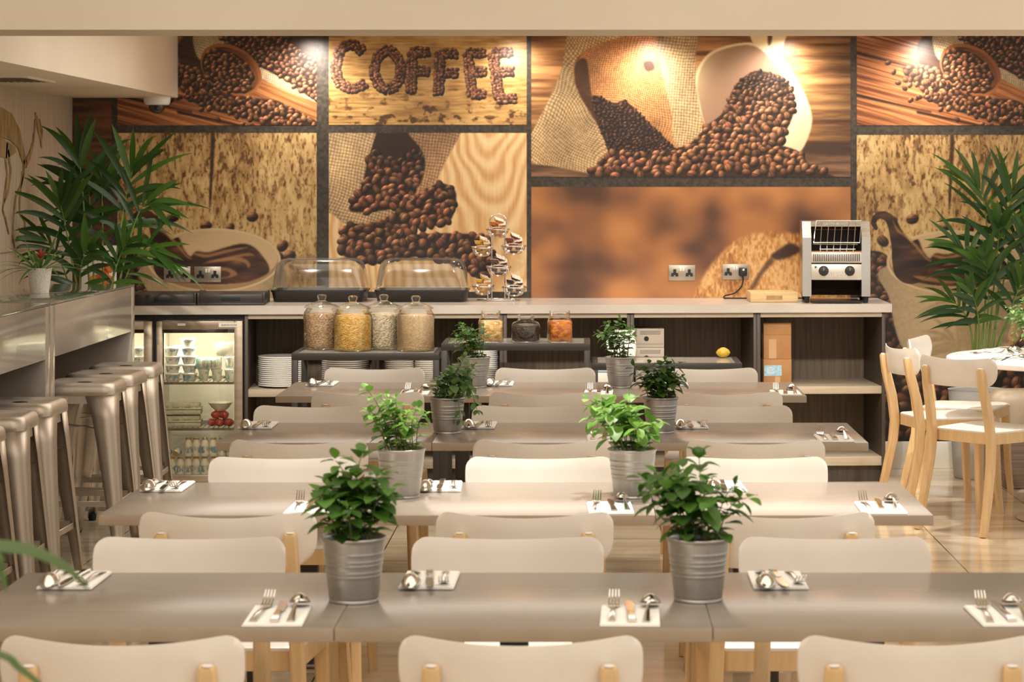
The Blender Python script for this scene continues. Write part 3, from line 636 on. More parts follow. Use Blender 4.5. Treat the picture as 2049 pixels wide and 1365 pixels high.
# ------------------------------------------------------------------ beech chairs with white seats and backs
def make_chair(label, group):
    t = thing('canteen_chair', label, 'chair', (0, 0, 0), 0, group)
    # seat frame: rounded trapezoid of beech, white pad on top
    def outline(k):
        pts = []
        for (cx, cy, rr, a0) in ((.195, .185, .055, 0), (-.195, .185, .055, 90), (-.165, -.185, .03, 180), (.165, -.185, .03, 270)):
            sx = 1 if cx > 0 else -1; sy = 1 if cy > 0 else -1; r_ = rr
            for j in range(6):
                a = math.radians(a0 + j * 18); pts.append(((cx - sx * r_ + r_ * math.cos(a)) * k, (cy - sy * r_ + r_ * math.sin(a)) * k + (.0 if k == 1 else 0)))
        return pts
    MB().prism(outline(1.0), .400, .447).build('seat_frame', beech, t, 30)
    m = MB(); o1 = outline(1.0); o2 = outline(.97); n = len(o1)
    m.add([(x, y, .4475) for x, y in o1] + [(x, y, .455) for x, y in o1] + [(x, y, .459) for x, y in o2], [(i, (i + 1) % n, n + (i + 1) % n, n + i) for i in range(n)] + [(n + i, n + (i + 1) % n, 2 * n + (i + 1) % n, 2 * n + i) for i in range(n)] + [tuple(range(2 * n, 3 * n))])
    m.build('seat', white_plastic, t, 30)
    for s in (-1, 1):
        MB().bar([(s * .176, .165, .448), (s * .180, .170, .3), (s * .184, .178, .14), (s * .188, .190, 0)], lambda q: .038 - .010 * q, lambda q: .040 - .012 * q, (0, 1, 0), .004).build('front_leg', beech, t)
        l = MB().bar([(s * .182, -.285, 0), (s * .176, -.246, .16), (s * .168, -.212, .32), (s * .163, -.204, .42), (s * .159, -.221, .54), (s * .155, -.253, .66), (s * .152, -.269, .735), (s * .152, -.270, .742)],
                 lambda q: .030 + .004 * math.sin(math.pi * q) - .004 * max(0, q - .85) / .15, lambda q: .032 + .012 * math.sin(math.pi * min(1, q * 1.1)) - .010 * max(0, q - .7) / .3, (0, 1, 0), .005).build('rear_leg', beech, t)
        MB().lathe([(.0102, 0), (.0102, .002), (.009, .003)], 12, (s * .152, -.270, .742)).build('cap', white_plastic, l)
    W, zb, zt, th = .211, .660, .795, .010
    xs = sorted(set([round(-W + 2 * W * i / 20, 5) for i in range(21)] + [s * (W - e) for s in (-1, 1) for e in (.0012, .005, .011, .019, .029, .042)]))
    def col(x):
        u = x / W; e = W - abs(x); rt, rb = .038, .062
        top = zt - .0165 * (1 - u * u) - (rt - math.sqrt(max(0, rt * rt - (rt - e) ** 2)) if e < rt else 0)
        bot = zb - .004 * (1 - u * u) + (rb - math.sqrt(max(0, rb * rb - (rb - e) ** 2)) if e < rb else 0)
        return bot, top
    def yy(x, z): return -.213 - .050 * (1 - (x / W) ** 2) - .10 * (z - zb) + .35 * (z - .735) ** 2
    N, K = len(xs), 8; m = MB(); vv = []
    for f in (0, 1):
        for x in xs:
            b_, t_ = col(x)
            for k in range(K):
                q = k / (K - 1); z = b_ + (t_ - b_) * q; e = min(q, 1 - q) * (t_ - b_); h = th / 2 * min(1, .35 + e / .006 * .65)
                vv.append((x, yy(x, z) - th / 2 + (h if f else -h), z))
    ff = []
    for i in range(N - 1):
        for k in range(K - 1):
            p = i * K + k; ff.append((p, p + K, p + K + 1, p + 1)); q = N * K + p; ff.append((q, q + 1, q + K + 1, q + K))
    for i in range(N - 1):
        for k in (0, K - 1):
            p = i * K + k; q = N * K + p; f = (p, q, q + K, p + K); ff.append(f if k == 0 else f[::-1])
    for i in (0, N - 1):
        for k in range(K - 1):
            p = i * K + k; q = N * K + p; f = (p, p + 1, q + 1, q); ff.append(f if i == 0 else f[::-1])
    m.add(vv, ff); m.build('backrest', white_plastic, t, 60)
    return t
CH = make_chair('chair', 'canteen chairs'); first_chair = [True]
def chair(x, y, rz, label, group):
    if first_chair[0]:
        first_chair[0] = False; CH.location = (x, y, 0); CH.rotation_euler = (0, 0, rz); CH['label'] = label; CH['group'] = group; return CH
    return dup(CH, (x, y, 0), rz, label, group)
PLACE = ('bar end', 'middle', 'round-table end')
for r in range(4):
    for i in range(3):
        chair(NEAR[r][1][i], NEAR[r][0] + .225, 0, 'white chair seen from behind on the camera side, %s, %s' % (ROWN[r], PLACE[i]), 'chairs along the camera side of the table rows')
        chair(FAR[r][1][i], FAR[r][0] - .225, math.pi, 'white chair facing the camera on the wall side, %s, %s' % (ROWN[r], PLACE[i]), 'chairs along the wall side of the table rows')
chair(1.835, 10.70, math.radians(-46), 'white and beech chair seen from behind, closest to the camera at the round table', 'chairs at the round table')
chair(1.735, 11.27, math.radians(-76), 'white and beech chair seen edge-on beside the buffet counter end at the round table', 'chairs at the round table')
chair(1.90, 11.76, math.radians(-112), 'white and beech chair on the wall side of the round table', 'chairs at the round table')

# round table with steel pedestal discs, upholstered pouf
white_lam = mottle(mat('white laminate', (240, 236, 230), .18), (246, 243, 238), (4, 4, 4))
rt = thing('round_table', 'white round cafe table with steel disc bases by the palm', 'table', (2.36, 11.1, 0))
MB().lathe([(.640, TT - .028), (.648, TT - .024), (.65, TT - .014), (.648, TT - .004), (.642, TT)], 72).build('tabletop', white_lam, rt)
for (dx, dy) in ((-.10, -.16), (.04, .40)):
    bs = MB().lathe([(.25, .002), (.252, .008), (.245, .014), (.06, .026), (.035, .034)], 48, (dx, dy, 0)).build('base_disc', stool_metal, rt)
    MB().lathe([(.030, .03), (.030, TT - .028)], 24, (dx, dy, 0)).build('column', steel_plate, rt)
pouf_m = mottle(mat('beige leatherette', (206, 192, 172), .4), (196, 180, 158), (20, 20, 20))
pouf_s = mottle(mat('ribbed beige side', (150, 132, 116), .6), (120, 104, 90), (1, 1, 120), 2)
pf = thing('pouf', 'beige round-edged upholstered pouf in front of the palm pot', 'pouf', (2.41, 12.14, 0))
MB().box(-.33, .30, -.14, .14, .25, .50, .07, 5).build('cushion', pouf_m, pf, 50)
MB().box(-.262, .28, -.12, .12, 0, .252, .01).build('base', pouf_s, pf)
# ------------------------------------------------------------------ buffet counter along the mural
SL = .06; ALPHA = math.atan(SL)
def YF(x): return 12.29 - (1.6 - x) * SL
def on_front(px, dy=0.0):
    y = 12.2
    for _ in range(8): y = YF(PX(px, y)) + dy
    return (PX(px, y), y)
dark_wood = mottle(mat('dark wood veneer', (58, 49, 42), .45), (74, 64, 54), (50, 50, 4), 3)
back_wood = mottle(mat('brown wood back', (92, 78, 62), .5), (116, 100, 80), (60, 60, 3), 4)
shelf_wood = mottle(mat('grey oak shelf', (172, 158, 138), .42), (188, 174, 152), (4, 30, 60), 3)
worktop_m = mottle(mat('pale worktop', (188, 178, 168), .22), (196, 187, 177), (4, 40, 4), 2)
UNITS = [489, 751, 1007.5, 1262, 1515, 1772]
for i in range(5):
    (xa, ya), (xb, yb) = on_front(UNITS[i]), on_front(UNITS[i + 1]); w = math.hypot(xb - xa, yb - ya) - .001
    u = thing('buffet_cabinet', 'open dark wood buffet cabinet ' + ('beside the glass fridge, holding the widest plates', 'behind the small bowls and cereal jars', 'behind the dried fruit jars', 'holding grey boxes', 'at the end, holding cardboard boxes')[i], 'cabinet', (xa, ya, 0), ALPHA, 'buffet cabinets')
    for x0 in (0, w - .018): MB().box(x0, x0 + .018, 0, .55, 0, .889, .001).build('side_panel', dark_wood, u)
    MB().box(.018, w - .018, .535, .545, .05, .866).build('back_panel', back_wood, u)
    MB().box(.018, w - .018, .002, .545, .866, .889, .001).build('top_rail', shelf_wood, u)
    for (z0, z1) in ((.464, .503), (.088, .135)): MB().box(.018, w - .018, .012, .535, z0, z1, .001).build('shelf', shelf_wood, u)
    MB().box(.018, w - .018, .05, .07, 0, .088).build('plinth', dark_wood, u)
x0 = LEFT_X + .01
wt = MB(); f0 = YF(x0) - .02; f1 = YF(1.6) - .02
wt.prism([(x0, f0), (1.6, f1), (1.6, WALL_Y - .006), (x0, WALL_Y - .006)], .891, .935)
tag(wt.build('worktop', worktop_m), 'long pale worktop along the mural carrying toaster and display covers', 'worktop')
CT = .935

# --- two glass-door bottle coolers
fr_metal = mottle(mat('bronze aluminium', (172, 156, 136), .34, .6), (158, 142, 124), (4, 4, 40), 2)
liner = mat('fridge liner', (176, 174, 162), .4)
shelf_wire = mat('wire shelf', (120, 116, 108), .4, .6)
def make_fridge(label, px0, px1):
    (xa, ya), (xb, yb) = on_front(px0), on_front(px1); w = math.hypot(xb - xa, yb - ya) - .002
    f = thing('glass_door_fridge', label, 'fridge', (xa, ya, 0), ALPHA, 'glass door fridges')
    m = MB(); m.box(0, .02, .03, .5, 0, .885).box(w - .02, w, .03, .5, 0, .885).box(.02, w - .02, .03, .5, .86, .885).box(.02, w - .02, .03, .5, 0, .045).box(.02, w - .02, .48, .5, .045, .86)
    m.build('body', black, f)
    m = MB(); m.box(.021, .026, .05, .478, .046, .858).box(w - .026, w - .021, .05, .478, .046, .858).box(.026, w - .026, .472, .478, .046, .858).box(.026, w - .026, .05, .472, .852, .858).box(.026, w - .026, .05, .472, .046, .050)
    m.build('liner', liner, f)
    for z in (.538, .30):
        m = MB().box(.027, w - .027, .06, .066, z - .012, z).box(.027, w - .027, .46, .466, z - .006, z)
        for k in range(16): m.box(.03 + k * (w - .066) / 15, .033 + k * (w - .066) / 15, .066, .46, z - .005, z - .001)
        m.build('shelf', shelf_wire, f)
    d = MB(); x0, x1, z0, z1 = .016, w - .004, .03, .857; i0, i1, j0, j1 = .046, w - .046, .066, .815
    d.box(x0, i0, -.012, .026, z0, z1, .002).box(i1, x1, -.012, .026, z0, z1, .002).box(i0, i1, -.012, .026, z0, j0, .002).box(i0, i1, -.012, .026, j1, z1, .002)
    door = d.build('door', fr_metal, f)
    MB().box(i0, i1, .006, .012, j0, j1).build('pane', pane_glass, door)
    MB().box(i0, i1, .013, .02, j1 - .02, j1).box(i0, i0 + .006, .013, .02, j0, j1 - .02).build('gasket', black, door)
    MB().bar([(.027, -.030, .53), (.027, -.032, .64), (.027, -.030, .74)], .010, .008, (1, 0, 0), .002).box(.023, .031, -.03, -.01, .54, .55).box(.023, .031, -.03, -.01, .72, .73).build('handle', mat('pale handle', (214, 200, 176), .3, .7), door)
    l = bpy.data.lights.new('fridge_light', 'AREA'); l.shape = 'RECTANGLE'; l.size = w - .12; l.size_y = .05; l.energy = 5.5; l.color = (1, .92, .76)
    o = bpy.data.objects.new('fridge_light', l); COL.objects.link(o); o.parent = f; o.location = (w / 2 - .04, .085, .846); o.rotation_euler = (math.radians(12), 0, 0)
    return f, w
fA, wA = make_fridge('glass-door fridge mostly hidden by the bar end, next to its fully visible twin', 128, 307)
fB, wB = make_fridge('lit glass-door fridge of yogurts, egg boxes and small bottles beside the plates', 307, 488)
stick = MB().box(wB - .125, wB - .020, -.0135, -.0125, .826, .849).build('maker_label', mat('label white', (226, 220, 210), .5), fB)
lettering('autonumis', .019, mat('label ink', (70, 60, 56), .5), fB, (wB - .072, -.014, .838), extrude=.0002, name='label_lettering')
MB().box(.125, .165, -.0135, -.0125, .834, .846).build('temperature_sticker', mat('sticker', (222, 214, 200), .5), fB)
pl = thing('padlock', 'brass padlock hanging on the fridge door edge', 'padlock', on_front(321, -.034) + (.507,), ALPHA)
brass = mat('brass', (206, 164, 84), .28, 1.0)
MB().box(-.011, .011, -.005, .005, 0, .026, .003).build('body', brass, pl)
MB().tube([(-.007, 0, .024), (-.007, 0, .036), (-.004, 0, .042), (.004, 0, .042), (.007, 0, .036), (.007, 0, .024)], .002, 6, up=(0, 1, 0)).build('shackle', chrome, pl)

# --- food in the fridge
tub_w = mat('tub white', (240, 238, 228), .4); tub_lid = mat('tub lid', (226, 232, 236), .3); tub_print = mottle(mat('tub print', (120, 176, 208), .4), (232, 226, 214), (60, 60, 60), 2, .42, .55)
tub_mint = mottle(mat('mint tub print', (140, 206, 200), .4), (238, 236, 226), (50, 50, 50), 2, .42, .55)
def tub_mesh(pm):
    m = MB(); m.cur = 0; m.lathe([(.026, 0), (.030, .006)], 20, cap1=False); m.cur = 1; m.lathe([(.030, .006), (.037, .034)], 20, cap0=False, cap1=False)
    m.cur = 0; m.lathe([(.037, .034), (.0385, .038)], 20, cap0=False, cap1=False); m.cur = 2; m.lathe([(.0385, .038), (.042, .038), (.042, .0425), (.038, .044)], 20, cap0=False)
    return m.mesh('yogurt_tub', [tub_w, pm, tub_lid])
TUB, TUB2 = tub_mesh(tub_print), tub_mesh(tub_mint)
def put(name, me, loc, label, cat, group=None, rz=0., sc=None, rot=None):
    o = bpy.data.objects.new(name, me); COL.objects.link(o); o.location = loc; o.rotation_euler = rot or (0, 0, rz)
    if sc: o.scale = (sc,) * 3 if not isinstance(sc, tuple) else sc
    return tag(o, label, cat, group)
rng = random.Random(5)
for (px, dy, n, dz) in ((345, .10, 4, 0), (378, .11, 5, 0), (362, .24, 4, 0)):
    x, y = on_front(px, dy)
    for k in range(n): put('yogurt_tub', TUB, (x + rng.uniform(-.004, .004), y, .5385 + k * .0445), 'white yogurt tub in the tall stacks on the upper fridge shelf', 'yogurt', 'stacked white yogurt tubs', rng.uniform(0, 6))
for (px, k) in ((408, 0), (434, 0), (460, 0), (460, 1)):
    x, y = on_front(px, .11); put('yogurt_tub', TUB2, (x, y, .5385 + k * .0645), 'mint printed yogurt tub on the upper fridge shelf', 'yogurt', 'mint printed yogurt tubs', k, (.72, .72, 1.45))
for (px, k) in ((276, 2), (276, 3), (281, 1), (281, 0)):
    x, y = on_front(px, .11); put('yogurt_tub', TUB, (x, y, .5385 + k * .0445), 'white yogurt tub in the fridge half hidden by the bar end', 'yogurt', 'yogurt tubs in the half hidden fridge', k)
x, y = on_front(418, .11)
pk = thing('yogurt_multipack', 'wrapped yogurt multipack with barcode on the mint tubs', 'yogurt pack', (x, y, .6030), ALPHA)
MB().box(-.064, .064, -.030, .030, 0, .058, .005).build('sleeve', tub_mint, pk)
m = MB()
for k in range(12): m.box(-.030 + k * .0062, -.030 + k * .0062 + (.0022, .0036, .0016)[k % 3], -.0308, -.0301, .008, .046)
m.build('barcode', mat('barcode ink', (96, 98, 100), .6), pk)
x, y = on_front(450, .13)
put('butter_block', MB().box(-.048, .048, -.035, .035, 0, .07, .006).mesh('butter_block', mottle(mat('grey wrap', (176, 176, 166), .35), (196, 196, 188), (30, 30, 30))), (x, y, .6685), 'grey wrapped block on top of the mint tubs', 'package', None, ALPHA)
card_grey = mottle(mat('pulp carton', (206, 206, 190), .85), (186, 188, 172), (60, 60, 60), 3, bump=.4)
for k in range(2):
    x, y = on_front(365, .13)
    m = MB().box(-.10, .10, -.05, .05, 0, .026, .006).box(-.101, .101, -.051, .051, .027, .036, .003).box(-.094, .094, -.044, .044, .036, .060, .010)
    for j in range(3): m.box(-.07 + j * .058, -.045 + j * .058, -.0475, -.04, .034, .052, .003)
    put('egg_carton', m.mesh('egg_carton', card_grey), (x, y, .301 + k * .066), 'grey pulp egg carton on the middle fridge shelf, ' + ('lower of two', 'upper of two')[k], 'egg carton', 'egg cartons', ALPHA)
tom = mat('tomato red', (176, 62, 48), .3); TOM = MB().ball((0, 0, .022), .024, .024, .021, 14, 9).mesh('tomato', tom)
x, y = on_front(441, .13)
for (dx, dy, dz) in ((-.045, 0, 0), (0, -.02, 0), (.045, 0, 0), (-.022, .03, 0), (.024, .035, 0), (-.024, -.004, .040), (.022, -.008, .040), (0, .03, .040)):
    put('tomato', TOM, (x + dx, y + dy, .301 + dz), 'red tomato in the heap on the middle fridge shelf', 'tomato', 'tomatoes in the fridge')
put('bowl', MB().lathe([(.026, 0), (.045, .016), (.064, .042), (.066, .042), (.060, .036), (.040, .014), (.001, .006)], 28, cap1=False).mesh('bowl', china), (x, y, .384), 'white bowl resting on the tomatoes in the fridge', 'bowl')
bt_w = mat('drink bottle white', (238, 236, 226), .3); bt_b = mottle(mat('drink band', (108, 158, 190), .4), (236, 232, 222), (70, 70, 40), 2, .4, .56); bt_g = mat('foil cap', (206, 186, 132), .3, .8)
m = MB(); m.cur = 0; m.lathe([(.017, 0), (.020, .004), (.020, .018)], 18, cap1=False); m.cur = 1; m.lathe([(.020, .018), (.018, .035), (.020, .052)], 18, cap0=False, cap1=False)
m.cur = 0; m.lathe([(.020, .052), (.020, .066), (.014, .082), (.013, .088)], 18, cap0=False, cap1=False); m.cur = 2; m.lathe([(.0145, .088), (.0145, .095), (.012, .097)], 18)
BOT = m.mesh('yogurt_drink', [bt_w, bt_b, bt_g])
for i, px in enumerate((344, 361, 377, 393, 410, 427, 444, 461)):
    x, y = on_front(px, .10); put('yogurt_drink', BOT, (x, y, .051), 'small white drink bottle in the lower layer on the fridge floor', 'bottle', 'lower layer of drink bottles', i)
    if px > 370:
        put('yogurt_drink', BOT, (x, y, .150), 'small white drink bottle in the upper layer on the fridge floor', 'bottle', 'upper layer of drink bottles', i)
for px in (338, 357):
    x, y = on_front(px, .16); put('yogurt_drink', BOT, (x, y, .170), 'drink bottle lying with its gold cap outward', 'bottle', 'lying drink bottles', rot=(math.pi / 2, 0, 0))

# --- plates on the middle shelf
def plate_mesh(r, h=.018):
    return MB().lathe([(r * .55, 0), (r * .58, .003), (r * .97, h - .0075), (r, h - .0062), (r, h - .0008), (r * .985, h), (r * .60, .006), (.001, .005)], 40, cap1=False).mesh('plate', china)
PLATES = {}
for (px, dy, r, n, pitch, lab, grp) in ((566, .15, .128, 15, .0104, 'wide white plate in the tall stack closest to the fridge', 'wide plates by the fridge'), (692, .15, .126, 15, .0104, 'wide white plate in the second stack, beside the cabinet divider', 'wide plates by the divider'),
                                        (799, .10, .078, 16, .0102, 'white side plate in the stack behind the cereal jar table leg', 'side plates'), (851, .09, .055, 15, .0102, 'small white saucer in the narrow stack below the jars', 'small saucers'),
                                        (972, .12, .064, 19, .0102, 'white saucer in the tallest narrow stack below the dried fruit jars', 'tallest saucers')):
    x, y = on_front(px, dy); me = PLATES.setdefault(r, plate_mesh(r))
    for k in range(n): put('plate', me, (x + rng.uniform(-.0015, .0015), y + rng.uniform(-.0015, .0015), .5035 + k * pitch), lab, 'plate', grp)

# --- boxes on the shelves
grey_metal = mat('grey enamel', (186, 174, 160), .45)
for k in range(3):
    (x, y) = on_front(1297, .20)
    g = thing('vented_box', 'grey vented box with round black hole, ' + ('lowest', 'second', 'topmost')[k] + ' of its stack', 'box', (x, y, .5035 + k * .1002), ALPHA, 'grey vented boxes')
    MB().box(-.075, .075, -.10, .10, 0, .099, .002).build('case', grey_metal, g)
    m = MB()
    for r in range(4):
        for c in range(18): m.box(-.052 + c * .0060 + (r % 2) * .003, -.0485 + c * .0060 + (r % 2) * .003, -.1008, -.1001, .068 + r * .0055, .0710 + r * .0055)
    m.build('vent_grille', black, g)
    MB().lathe([(.013, 0), (.013, .0012)], 20, M=Matrix.Translation((-.018, -.1001, .046)) @ Matrix.Rotation(math.pi / 2, 4, 'X')).build('hole', rubber, g)
    MB().box(-.072, .072, -.1006, -.1001, .018, .0195).build('seam', dark_wood, g)
cardboard = mottle(mat('cardboard', (176, 130, 84), .8), (164, 118, 74), (10, 10, 10)); tape_m = mat('packing tape', (196, 156, 116), .35); blue_label = mottle(mat('blue shipping label', (132, 178, 206), .6), (170, 204, 222), (80, 20, 80))
x, y = on_front(1551, .17)
cb = thing('cardboard_box', 'closed cardboard box with blue label on the end cabinet shelf', 'box', (x, y, .5035), ALPHA)
MB().box(-.074, .074, -.09, .09, 0, .138, .002).build('carton', cardboard, cb)
lab_o = MB().box(-.070, .022, -.0912, -.0902, .050, .106).build('shipping_label', blue_label, cb)
m = MB()
for k in range(5): m.box(-.058, -.022 + (k % 2) * .008, -.0916, -.0913, .060 + k * .008, .0625 + k * .008)
m.build('label_print', mat('pale print', (226, 232, 226), .6), lab_o)
MB().box(-.014, .014, -.0908, -.0902, 0, .048).build('tape', tape_m, cb)
cb = thing('cardboard_box', 'cardboard box with raised flap stacked on the blue-labelled box', 'box', (x, y, .642), ALPHA)
MB().box(-.073, .073, -.088, .088, 0, .127, .002).build('carton', cardboard, cb)
MB().box(-.073, .073, -.002, .001, 0, .062, .0008, M=Matrix.Translation((0, -.085, .1275)) @ Matrix.Rotation(math.radians(-4), 4, 'X')).build('flap', cardboard, cb)
MB().box(-.046, -.006, -.0888, -.0882, .004, .104).build('tape', tape_m, cb)
tubm = thing('plastic_tub', 'white plastic tub with pale blue lid under the lemon table', 'tub', on_front(1204, .18) + (.5035,), ALPHA)
MB().box(-.05, .05, -.05, .05, 0, .068, .006).build('body', tub_w, tubm); MB().box(-.053, .053, -.053, .053, .068, .084, .004).build('lid', mat('pale blue lid', (170, 190, 206), .35), tubm)

# --- low display tables with black frames in front of the counter
frame_m = mat('black steel frame', (44, 40, 36), .4); glass_top = mat('frosted glass top', (176, 170, 156), .14)
def display_table(x0, x1, y0, y1, z, label):
    t = thing('display_table', label, 'table', ((x0 + x1) / 2, (y0 + y1) / 2, 0), 0, 'black framed display tables'); w, d = (x1 - x0) / 2, (y1 - y0) / 2
    MB().box(-w, w, -d, -d + .03, z - .034, z, .001).box(-w, w, d - .03, d, z - .034, z, .001).box(-w, -w + .03, -d + .03, d - .03, z - .034, z, .001).box(w - .03, w, -d + .03, d - .03, z - .034, z, .001).build('top_frame', frame_m, t)
    MB().box(-w + .03, w - .03, -d + .03, d - .03, z - .010, z - .001).build('glass_top', glass_top, t)
    for sx in (-1, 1):
        for sy in (-1, 1): MB().box(sx * (w - .015) - .015, sx * (w - .015) + .015, sy * (d - .015) - .015, sy * (d - .015) + .015, 0, z - .034, .001).build('leg', frame_m, t)
display_table(-1.441, -.718, 11.5, 11.93, .733, 'black framed display table carrying the four big cereal jars')
display_table(-.708, .022, 11.5, 11.93, .780, 'black framed display table carrying three dried fruit jars')
display_table(.030, .766, 11.5, 11.93, .684, 'black framed display table carrying a lemon and a white jug')

def grains(name, c1, c2, scale, c3=None):
    m = mat(name, c1, .75); b_ = bsdf(m); tc_ = nd(m, 'ShaderNodeTexCoord'); v = nd(m, 'ShaderNodeTexVoronoi'); v.inputs['Scale'].default_value = scale
    mp_ = nd(m, 'ShaderNodeMapping'); mp_.inputs['Scale'].default_value = (1, 1, 1.7); cr_ = nd(m, 'ShaderNodeValToRGB'); e = cr_.color_ramp.elements
    e[0].color = lin(c1); e[1].color = lin(c2); e[0].position = .1; e[1].position = .9
    if c3: q = e.new(.5); q.color = lin(c3)
    sp = nd(m, 'ShaderNodeSeparateColor'); lk(m, tc_.outputs['Object'], mp_.inputs[0]); lk(m, mp_.outputs[0], v.inputs['Vector']); lk(m, v.outputs['Color'], sp.inputs[0]); lk(m, sp.outputs[0], cr_.inputs[0]); lk(m, cr_.outputs[0], b_.inputs['Base Color'])
    bp_ = nd(m, 'ShaderNodeBump'); bp_.inputs['Strength'].default_value = .9; bp_.inputs['Distance'].default_value = .004; bp_.invert = True; lk(m, v.outputs['Distance'], bp_.inputs['Height']); lk(m, bp_.outputs[0], b_.inputs['Normal'])
    return m
BIG = [(644, 11.815, 'bran flakes', grains('bran flakes', (150, 112, 76), (206, 176, 140), 130, (178, 142, 104)), .925), (706, 11.685, 'corn flakes', grains('corn flakes', (204, 148, 60), (240, 204, 128), 110, (228, 178, 88)), .915),
       (768, 11.815, 'muesli', grains('muesli', (186, 158, 124), (240, 228, 204), 120, (226, 208, 178)), .905), (832, 11.685, 'puffed rice', grains('puffed rice', (206, 166, 120), (236, 208, 170), 190, (222, 188, 144)), .925)]
for (px, y, nm, gm, _) in BIG:
    j = thing('cereal_jar', 'large lidded glass jar of ' + nm + ' on the display table', 'jar', (PX(px, y), y, .7335), 0, 'large cereal jars')
    MB().lathe([(.086, .001), (.0935, .008), (.094, .03), (.094, .165), (.090, .184), (.080, .197), (.078, .204)], 44, cap1=False).build('glass', jar_glass, j, 60)
    MB().lathe([(.084, .006), (.0905, .012), (.0905, .162), (.086, .176), (.04, .181), (.001, .178)], 40, cap1=False).build('cereal', gm, j, 60)
    MB().lathe([(.081, .205), (.089, .207), (.089, .212), (.070, .222), (.040, .233), (.022, .240), (.019, .247), (.023, .256), (.024, .266), (.019, .272), (.001, .274)], 44, cap0=False, cap1=False).build('lid', jar_glass, j, 60)
SMALL = [(982, .0, 'dried apple pieces', grains('dried apple', (190, 140, 80), (236, 200, 140), 62, (218, 174, 110)), .058, .100, .047), (1052, .0, 'dark prunes', grains('prunes', (44, 34, 30), (84, 66, 56), 60), .071, .082, .040), (1120, .0, 'orange apricots', grains('apricots', (178, 92, 28), (224, 140, 54), 46, (204, 116, 38)), .058, .100, .050)]
for (px, dy, nm, gm, r, hb, rn) in SMALL:
    y = 11.62; j = thing('fruit_jar', 'open glass jar of ' + nm + ' on the display table', 'jar', (PX(px, y), y, .7805), math.radians(12), 'dried fruit jars')
    n = 44 if r > .06 else 4
    def prof_sq(prof, m, k, q=5):
        # rounded square section for the two square jars
        N = 40; vv = []; ff = []
        for (rr, z, sq) in prof:
            for i in range(N):
                a = 2 * math.pi * i / N; c, s = math.cos(a), math.sin(a); e = (abs(c) ** q + abs(s) ** q) ** (-1 / q); e = 1 + (e - 1) * sq
                vv.append((rr * e * c, rr * e * s, z))
        for t in range(len(prof) - 1):
            for i in range(N): ff.append((t * N + i, t * N + (i + 1) % N, (t + 1) * N + (i + 1) % N, (t + 1) * N + i))
        ff.append(tuple(range(N - 1, -1, -1)))
        return m.add(vv, ff)
    sq = 0 if r > .06 else 1
    prof_sq([(r * .9, .001, sq), (r, .008, sq), (r, hb, sq), (r * .9, hb + .014, sq), (rn, hb + .024, 0), (rn, hb + .030, 0), (rn + .003, hb + .033, 0), (rn, hb + .037, 0), (rn + .003, hb + .042, 0), (rn, hb + .046, 0), (rn + .002, hb + .054, 0)], MB(), 0).build('glass', jar_glass, j, 60)
    prof_sq([(r * .88, .006, sq), (r * .96, .012, sq), (r * .96, hb - .004, sq), (r * .85, hb + .006, sq), (.001, hb + .006, sq)], MB(), 0).build('fruit', gm, j, 60)
lem = thing('lemon', 'yellow lemon on the back edge of the lowest display table', 'lemon', (PX(1447, 11.86), 11.86, .6845)); MB().lathe([(.001, -.036), (.007, -.033), (.016, -.026), (.026, -.008), (.026, .008), (.016, .026), (.007, .033), (.001, .036)], 20, M=Matrix.Translation((0, 0, .026)) @ Matrix.Rotation(math.pi / 2, 4, 'Y')).build('lemon_skin', mottle(mat('lemon yellow', (206, 172, 52), .45), (188, 150, 44), (80, 80, 80), bump=.3), lem)
jg = thing('jug', 'white ceramic jug behind a herb pot on the lowest display table', 'jug', (PX(1250, 11.72), 11.72, .6845), math.radians(180))
MB().lathe([(.045, 0), (.052, .006), (.060, .05), (.057, .10), (.050, .135), (.053, .148), (.050, .148), (.047, .135), (.053, .10), (.050, .03), (.001, .012)], 32, cap1=False).build('body', china, jg)
MB().tube([(.052, 0, .12), (.078, 0, .118), (.088, 0, .085), (.080, 0, .05), (.058, 0, .042)], .006, 8, up=(0, 1, 0)).build('handle', china, jg)
